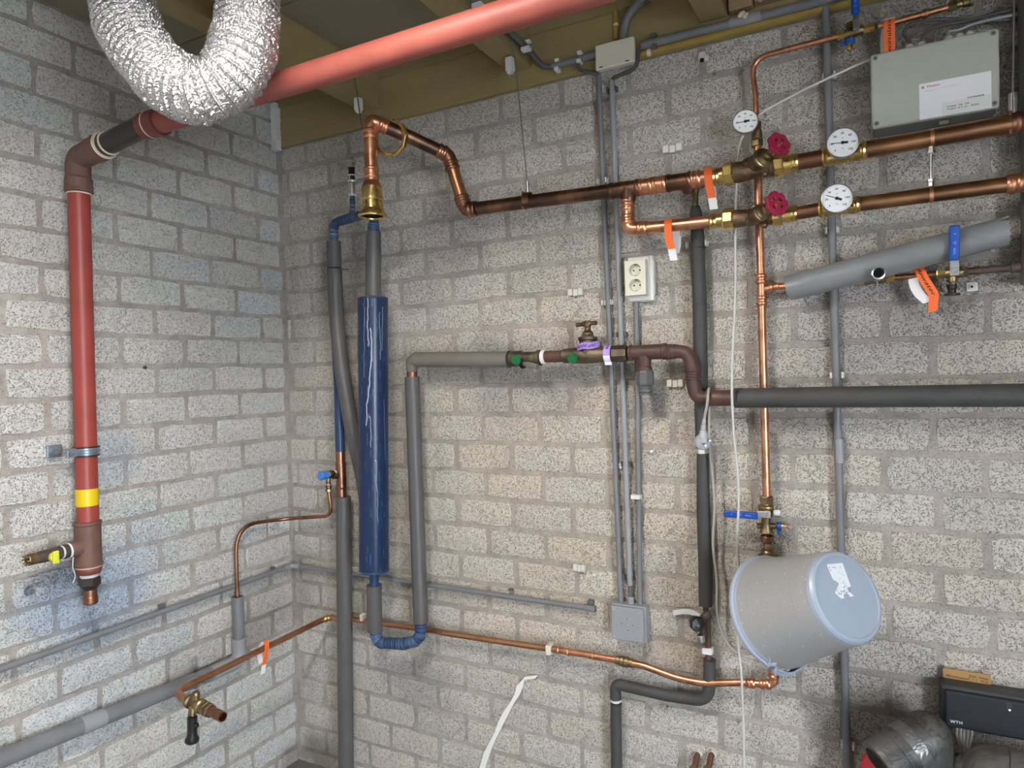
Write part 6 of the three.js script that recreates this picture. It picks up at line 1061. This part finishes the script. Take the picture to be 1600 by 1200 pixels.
  const rot = -0.12, ur = rt.clone().multiplyScalar(Math.cos(rot)).addScaledVector(up, Math.sin(rot)), uu = up.clone().multiplyScalar(Math.cos(rot)).addScaledVector(rt, -Math.sin(rot));
  part(t, 'sticker', sheet(sc.clone().addScaledVector(up, 0.036).addScaledVector(rt, -0.002), ur, uu, 0.068, 0.085), stk, 'torn white sticker');
}
// ---------- black controller and pipes at the bottom right ----------
{
  const zf = 0.072, x0 = B(1470, 1072, zf).x, x1 = x0 + 0.34, y0 = (B(1476, 1139, zf).y + B(1598, 1157, zf).y) / 2, y1 = (B(1470, 1075, zf).y + B(1598, 1094, zf).y) / 2, c = V((x0 + x1) / 2, (y0 + y1) / 2, zf / 2);
  const t = thing('black_controller', 'black wall controller lettered WTH with a small green light at the bottom right', 'controller', c.clone());
  part(t, 'housing', bx(V(c.x, c.y, zf / 2 - 0.006), [x1 - x0, y1 - y0 + 0.006, zf - 0.014], 0.008), M.navyRim);
  part(t, 'cover', bx(V(c.x + 0.002, c.y - 0.002, zf - 0.017), [x1 - x0 - 0.012, y1 - y0 - 0.008, 0.03], 0.006), M.navy);
  const l = B(1497, 1129, zf), tex2 = std({ roughness: 0.5, map: canvasTex(256, 80, (k, w, h) => { k.fillStyle = '#15171f'; k.fillRect(0, 0, w, h); k.fillStyle = '#eef0f2'; k.save(); k.scale(1.25, 1); k.font = 'bold 74px sans-serif'; k.textBaseline = 'middle'; k.fillText('WTH', 8, 42); k.restore(); }) });
  part(t, 'lettering', sheet(V(l.x - 0.001, l.y, zf - 0.0016), X1, Y1, 0.034, 0.0105), tex2, 'white letters WTH');
  const d = B(1577, 1108, zf); part(t, 'indicator_window', bx(V(d.x, d.y + 0.006, zf - 0.002), [0.011, 0.018, 0.0016], 0.0006), M.navyRim); part(t, 'indicator_light', rev(V(d.x + 0.001, d.y - 0.003, zf - 0.0018), Z1, [[0, 0.0022], [0.001, 0.0018], [0.001, 0]], 12), M.led, 'small green light');
  const n = [[1474, 1053], [1549, 1049.5], [1551, 1084], [1478, 1076]].map(([x, y]) => B(x, y, 0.022)), nx0 = n[0].x, nx1 = n[1].x, ny1 = (n[0].y + n[1].y) / 2, card = std({ roughness: 0.85, map: canvasTex(512, 300, (k, w, h) => {
    k.fillStyle = '#b08a5c'; k.fillRect(0, 0, w, h); for (let i = 0; i < w; i += 6) { k.fillStyle = `rgba(90,60,30,${rr(0.03, 0.1)})`; k.fillRect(i, 0, 3, h); }
    k.fillStyle = k.strokeStyle = '#2a2018'; k.font = 'italic bold 36px sans-serif'; k.save(); k.transform(1, 0.06, 0, 1, 0, 0); k.fillText('THV', 280, 54); k.fillText('Glasp', 380, 48); k.fillText('Warmtewater', 30, 104); k.fillText('C', 258, 96); k.fillText('1', 310, 92); k.fillText('V1.4', 400, 92); k.fillText('2', 330, 150); k.fillText('3', 410, 150); k.restore(); k.lineWidth = 3; for (const x of [285, 352]) { k.beginPath(); k.moveTo(x, 30); k.lineTo(x + 14, 220); k.stroke(); }
  }) });
  const noteC = V((nx0 + nx1) / 2, ny1 - 0.0275, 0.012); single('cardboard_note', 'brown cardboard note with handwriting standing behind the black controller', 'note', [sheet(noteC.clone().add(V(0, 0, 0.0016)), X1, Y1, nx1 - nx0, 0.055), bx(noteC, [nx1 - nx0, 0.055, 0.003], 0.0005)], card);
  const w = thing('white_leads', 'bundle of white leads dropping from the black controller', 'cable', V(2.36, 0.68, 0.06));
  [[1497, 1501], [1502, 1504.5], [1507, 1506], [1512, 1509], [1517, 1511]].forEach(([a, b], i) => { const p = B(a, 1142, 0.045); p.y = y0 + 0.006; const e = B(b, 1182, 0.05 - i * 0.005); part(w, 'lead', sweep(smoothPts([p, mix(p, e, 0.35).add(V((i - 2) * 0.002, 0, 0.003)), mix(p, e, 0.75), e, V(e.x, e.y - 0.2, e.z)], 20), 0.0034, { seg: 8 }), M.cable); });
  // foil clad elbow and stubs rising from below
  const f = thing('foil_clad_elbow', 'dull foil clad pipe elbow left of the white leads', 'pipe', B(1430, 1180, 0.14));
  const e0 = B(1374, 1196, 0.2), e1 = B(1446, 1150, 0.13), d0 = e1.clone().sub(e0).normalize(), foot = V(e1.x + 0.01, 0.0, 0.15);
  part(f, 'cladding', [rev(e0, d0, [[0, 0.043], [0.001, 0.056], [0.012, 0.058], [0.05, 0.0585], [0.052, 0.0575], [e0.distanceTo(e1), 0.0575]], 32)], M.foilOld); part(f, 'shoulder', [place(plain(new THREE.SphereGeometry(0.0578, 28, 18)), e1), rev(e1, foot.clone().sub(e1), [[0, 0.0575], [e1.distanceTo(foot), 0.0575], [e1.distanceTo(foot), 0]], 32)], M.foilOld);
  part(f, 'seam_tape', [rev(e0.clone().addScaledVector(d0, 0.075), d0, [[0, 0.058], [0.0006, 0.0588], [0.03, 0.0588], [0.0306, 0.058]], 32)], M.foilSeam, 'shinier seam tape'); part(f, 'open_end', rev(e0, d0, [[0.002, 0.0], [0.001, 0.0435]], 28), M.hole);
  const g = (name, lab, a, r, mat, bend) => { const t3 = thing(name, lab, 'pipe', V(a.x, 0, a.z)); part(t3, 'cladding', bend ?? [rev(V(a.x, 0, a.z), Y1, [[0, 0], [0, r], [a.y - r, r]], 30), place(plain(new THREE.SphereGeometry(r, 28, 18)), V(a.x, a.y - r, a.z))], mat); return t3; };
  const a1 = B(1507, 1179, 0.13); g('clad_pipe_stub', 'small round topped clad stub below the white leads', a1, 0.032, M.foilDark);
  const a2 = B(1540, 1153, 0.14), b2 = B(1584, 1210, 0.22); const t4 = thing('clad_pipe_elbow', 'fat grey clad pipe elbow right of the small stub', 'pipe', V(a2.x, 0, a2.z)); const cA = B(1536, 1189, 0.14), cB = B(1578, 1189, 0.13);
  part(t4, 'cladding', [sweep(rounded([V(cA.x - 0.004, 0.0, 0.14), V(cA.x - 0.004, cA.y, 0.14), V(cA.x + 0.18, cA.y - 0.03, 0.14)], 0.05, 8), 0.05, { seg: 30 })], M.foilDark); part(t4, 'seam', [ring(V(cA.x + 0.042, cA.y - 0.009, 0.14), V(1, -0.16, 0), 0.003, 0.048, 0.0512)], M.black);
  const rc = B(1366, 1200, 0.12), t5 = thing('red_pump_body', 'red painted metal corner showing under the foil clad elbow', 'pump', V(rc.x, 0, rc.z)); const top = B(1366, 1171, 0.13).y;
  part(t5, 'casing', [rev(V(rc.x + 0.01, 0.3, 0.13), V(-0.04, 1, 0), [[0, 0], [0, 0.045], [0.06, 0.06], [0.2, 0.05], [top - 0.33, 0.03], [top - 0.305, 0.012], [top - 0.3, 0]], 6)], M.redGloss); part(t5, 'column', rev(V(rc.x + 0.01, 0, 0.13), Y1, [[0, 0.06], [0.02, 0.06], [0.03, 0.035], [0.32, 0.035]], 20), M.iron);
}
for (const [x, lab] of [[1086, 'left of two rusty pipe brackets sticking up at the bottom edge'], [1108, 'right of two rusty pipe brackets sticking up at the bottom edge']]) {
  const a = B(x, 1196, 0.03), b = B(x + 3, 1181, 0.01), t = thing('rusty_bracket', lab, 'bracket', a.clone());
  part(t, 'tail', [sweep([V(b.x + 0.004, b.y, -0.012), b, a, a.clone().add(V(-0.012, -0.03, 0.025))], 0.0088, { seg: 12 }), ring(a.clone().add(V(-0.004, -0.006, 0.012)), V(0.3, 0.5, 0.8), 0.008, 0.0045, 0.0115)], M.rust);
  part(t, 'cement', place(plain(new THREE.SphereGeometry(0.0115, 10, 8)), V(b.x + 0.004, b.y, -0.004)), M.creamShade, 'white cement blob');
}
// ---------- small things left on the walls ----------
{
  const P = V(0, 0, 0), plug = thing('wall_plug', 'grey plug left of a second one above the white ribbed saddle', 'wall plug', P, 'plugs in the back wall');
  part(plug, 'collar', rev(V(0, 0, -0.01), Z1, [[0, 0.0028], [0.0115, 0.0028], [0.0125, 0.0048], [0.011, 0.0056], [0, 0.0052]], 16), M.pvcLight); part(plug, 'bore', rev(V(0, 0, -0.008), Z1, [[0, 0], [0.0002, 0.0028]], 12), M.hole);
  const list = [[1115, 114.5, 'pale plug up on the back wall right of the small white saddle block'], [1095, 137, 'open plug hole diagonally below the pale plug up on the back wall'], [1250, 104, 'pale plug between the thin copper riser and the right conduit'], [1073, 467, 'dark plug left of the dark clad pipe below the socket'], [1125, 458, 'plug right of the dark clad pipe, upper of two'], [1106, 479, 'plug right of the dark clad pipe, lower of two'], [1106, 334, 'plug just above the lower copper branch by the orange tags'], [1261, 474, 'plug left of two under the tilted grey shell'], [1280, 469, 'plug right of two under the tilted grey shell'], [1290, 536, 'dark blue plug left of the right conduit above the thick pipe'], [1153.5, 1127, 'dark plug beside the white cable low on the wall'], [1393, 1119, 'plug above the foil clad elbow'], [1472, 1043, 'small dark hole plug in the joint above the cardboard note'], [461, 756, 'dark plug in the joint next to the corner left of the blue capped valve']];
  list.forEach(([x, y, lab], i) => { const o = i ? plug.clone() : plug; if (i) { o.name = numbered('wall_plug'); scene.add(o); } o.position.copy(B(x, y, 0)); o.userData = { category: 'wall plug', label: lab }; });
  const r = thing('ribbed_saddle', 'white ribbed saddle strip alone on the wall above the orange tags', 'clip', B(1052, 233, 0.006));
  const rs = (t, c, n, w, mat) => { for (let i = 0; i < n; i++) part(t, 'block', bx(c.clone().add(V((i - (n - 1) / 2) * w, i === 1 ? -0.002 : 0, 0.007)), [w * 0.93, 0.022, i === 1 ? 0.012 : 0.016], 0.002), mat); part(t, 'foot', bx(c.clone().add(V(0, 0, 0.001)), [w * n, 0.018, 0.004], 0.001), mat); };
  rs(r, B(1052, 233, 0), 3, 0.02, M.white);
  const r2 = thing('ribbed_saddle', 'pale saddle strip alone on the wall left of the conduits above the T handle', 'clip', B(901, 456, 0.006)); rs(r2, B(901, 456.5, 0), 3, 0.018, M.creamShade);
  const r3 = thing('ribbed_saddle', 'pale saddle strip left of the brown double bend', 'clip', B(1056, 598.5, 0.006)); rs(r3, B(1056, 598.5, 0), 3, 0.0165, M.cream);
  const r4 = thing('ribbed_saddle', 'weathered saddle low on the wall left of the grey junction box', 'clip', B(907, 885, 0.006)); rs(r4, B(907, 885.5, 0), 3, 0.014, M.creamShade);
  const b = thing('saddle_block', 'single white saddle block high on the back wall right of the white junction box', 'clip', B(1099, 90, 0.01)); part(b, 'block', [bx(B(1097, 88, 0.01), [0.024, 0.024, 0.02], 0.006), bx(B(1104, 92, 0.01), [0.012, 0.018, 0.018], 0.003)], M.creamShade); part(b, 'bore', rev(B(1097, 94, 0.019), V(0, -0.4, 1), [[0.003, 0.006], [0.0032, 0]], 14), M.hole);
  const s = thing('saddle_plate', 'small square white saddle plate below the large blue lever', 'clip', B(1519, 448, 0.004)); part(s, 'plate', bx(B(1519, 448, 0.003), [0.024, 0.022, 0.005], 0.001), M.tape); part(s, 'boss', [bx(B(1518.5, 448, 0.008), [0.011, 0.012, 0.006], 0.001)], M.white); part(s, 'bore', rev(B(1518.5, 448, 0.0112), Z1, [[0, 0.003], [0.0002, 0]], 12), M.hole);
  const e = thing('wall_anchor', 'small steel anchor with torn foil left on the wall beside the third conduit', 'anchor', B(1018, 706, 0)); part(e, 'anchor', [sweep([B(1017, 704, -0.01), B(1018, 705, 0.014)], 0.004, { seg: 8 }), bx(B(1014, 705, 0.005), [0.012, 0.007, 0.003], 0.001), bx(B(1022, 703, 0.004), [0.008, 0.006, 0.003], 0.001)], M.steel);
  const e2 = thing('wall_anchor', 'pair of steel anchors in the wall under the bent dark clad pipe', 'anchor', B(1043, 1106, 0)); part(e2, 'anchor', [cyl(B(1039, 1103, -0.01), B(1039, 1103, 0.012), 0.0045, 10)], M.steel); part(e2, 'anchor', [cyl(B(1046, 1107, -0.01), B(1046, 1107, 0.014), 0.0055, 10)], M.steel);
}
renderer.render(scene, camera);
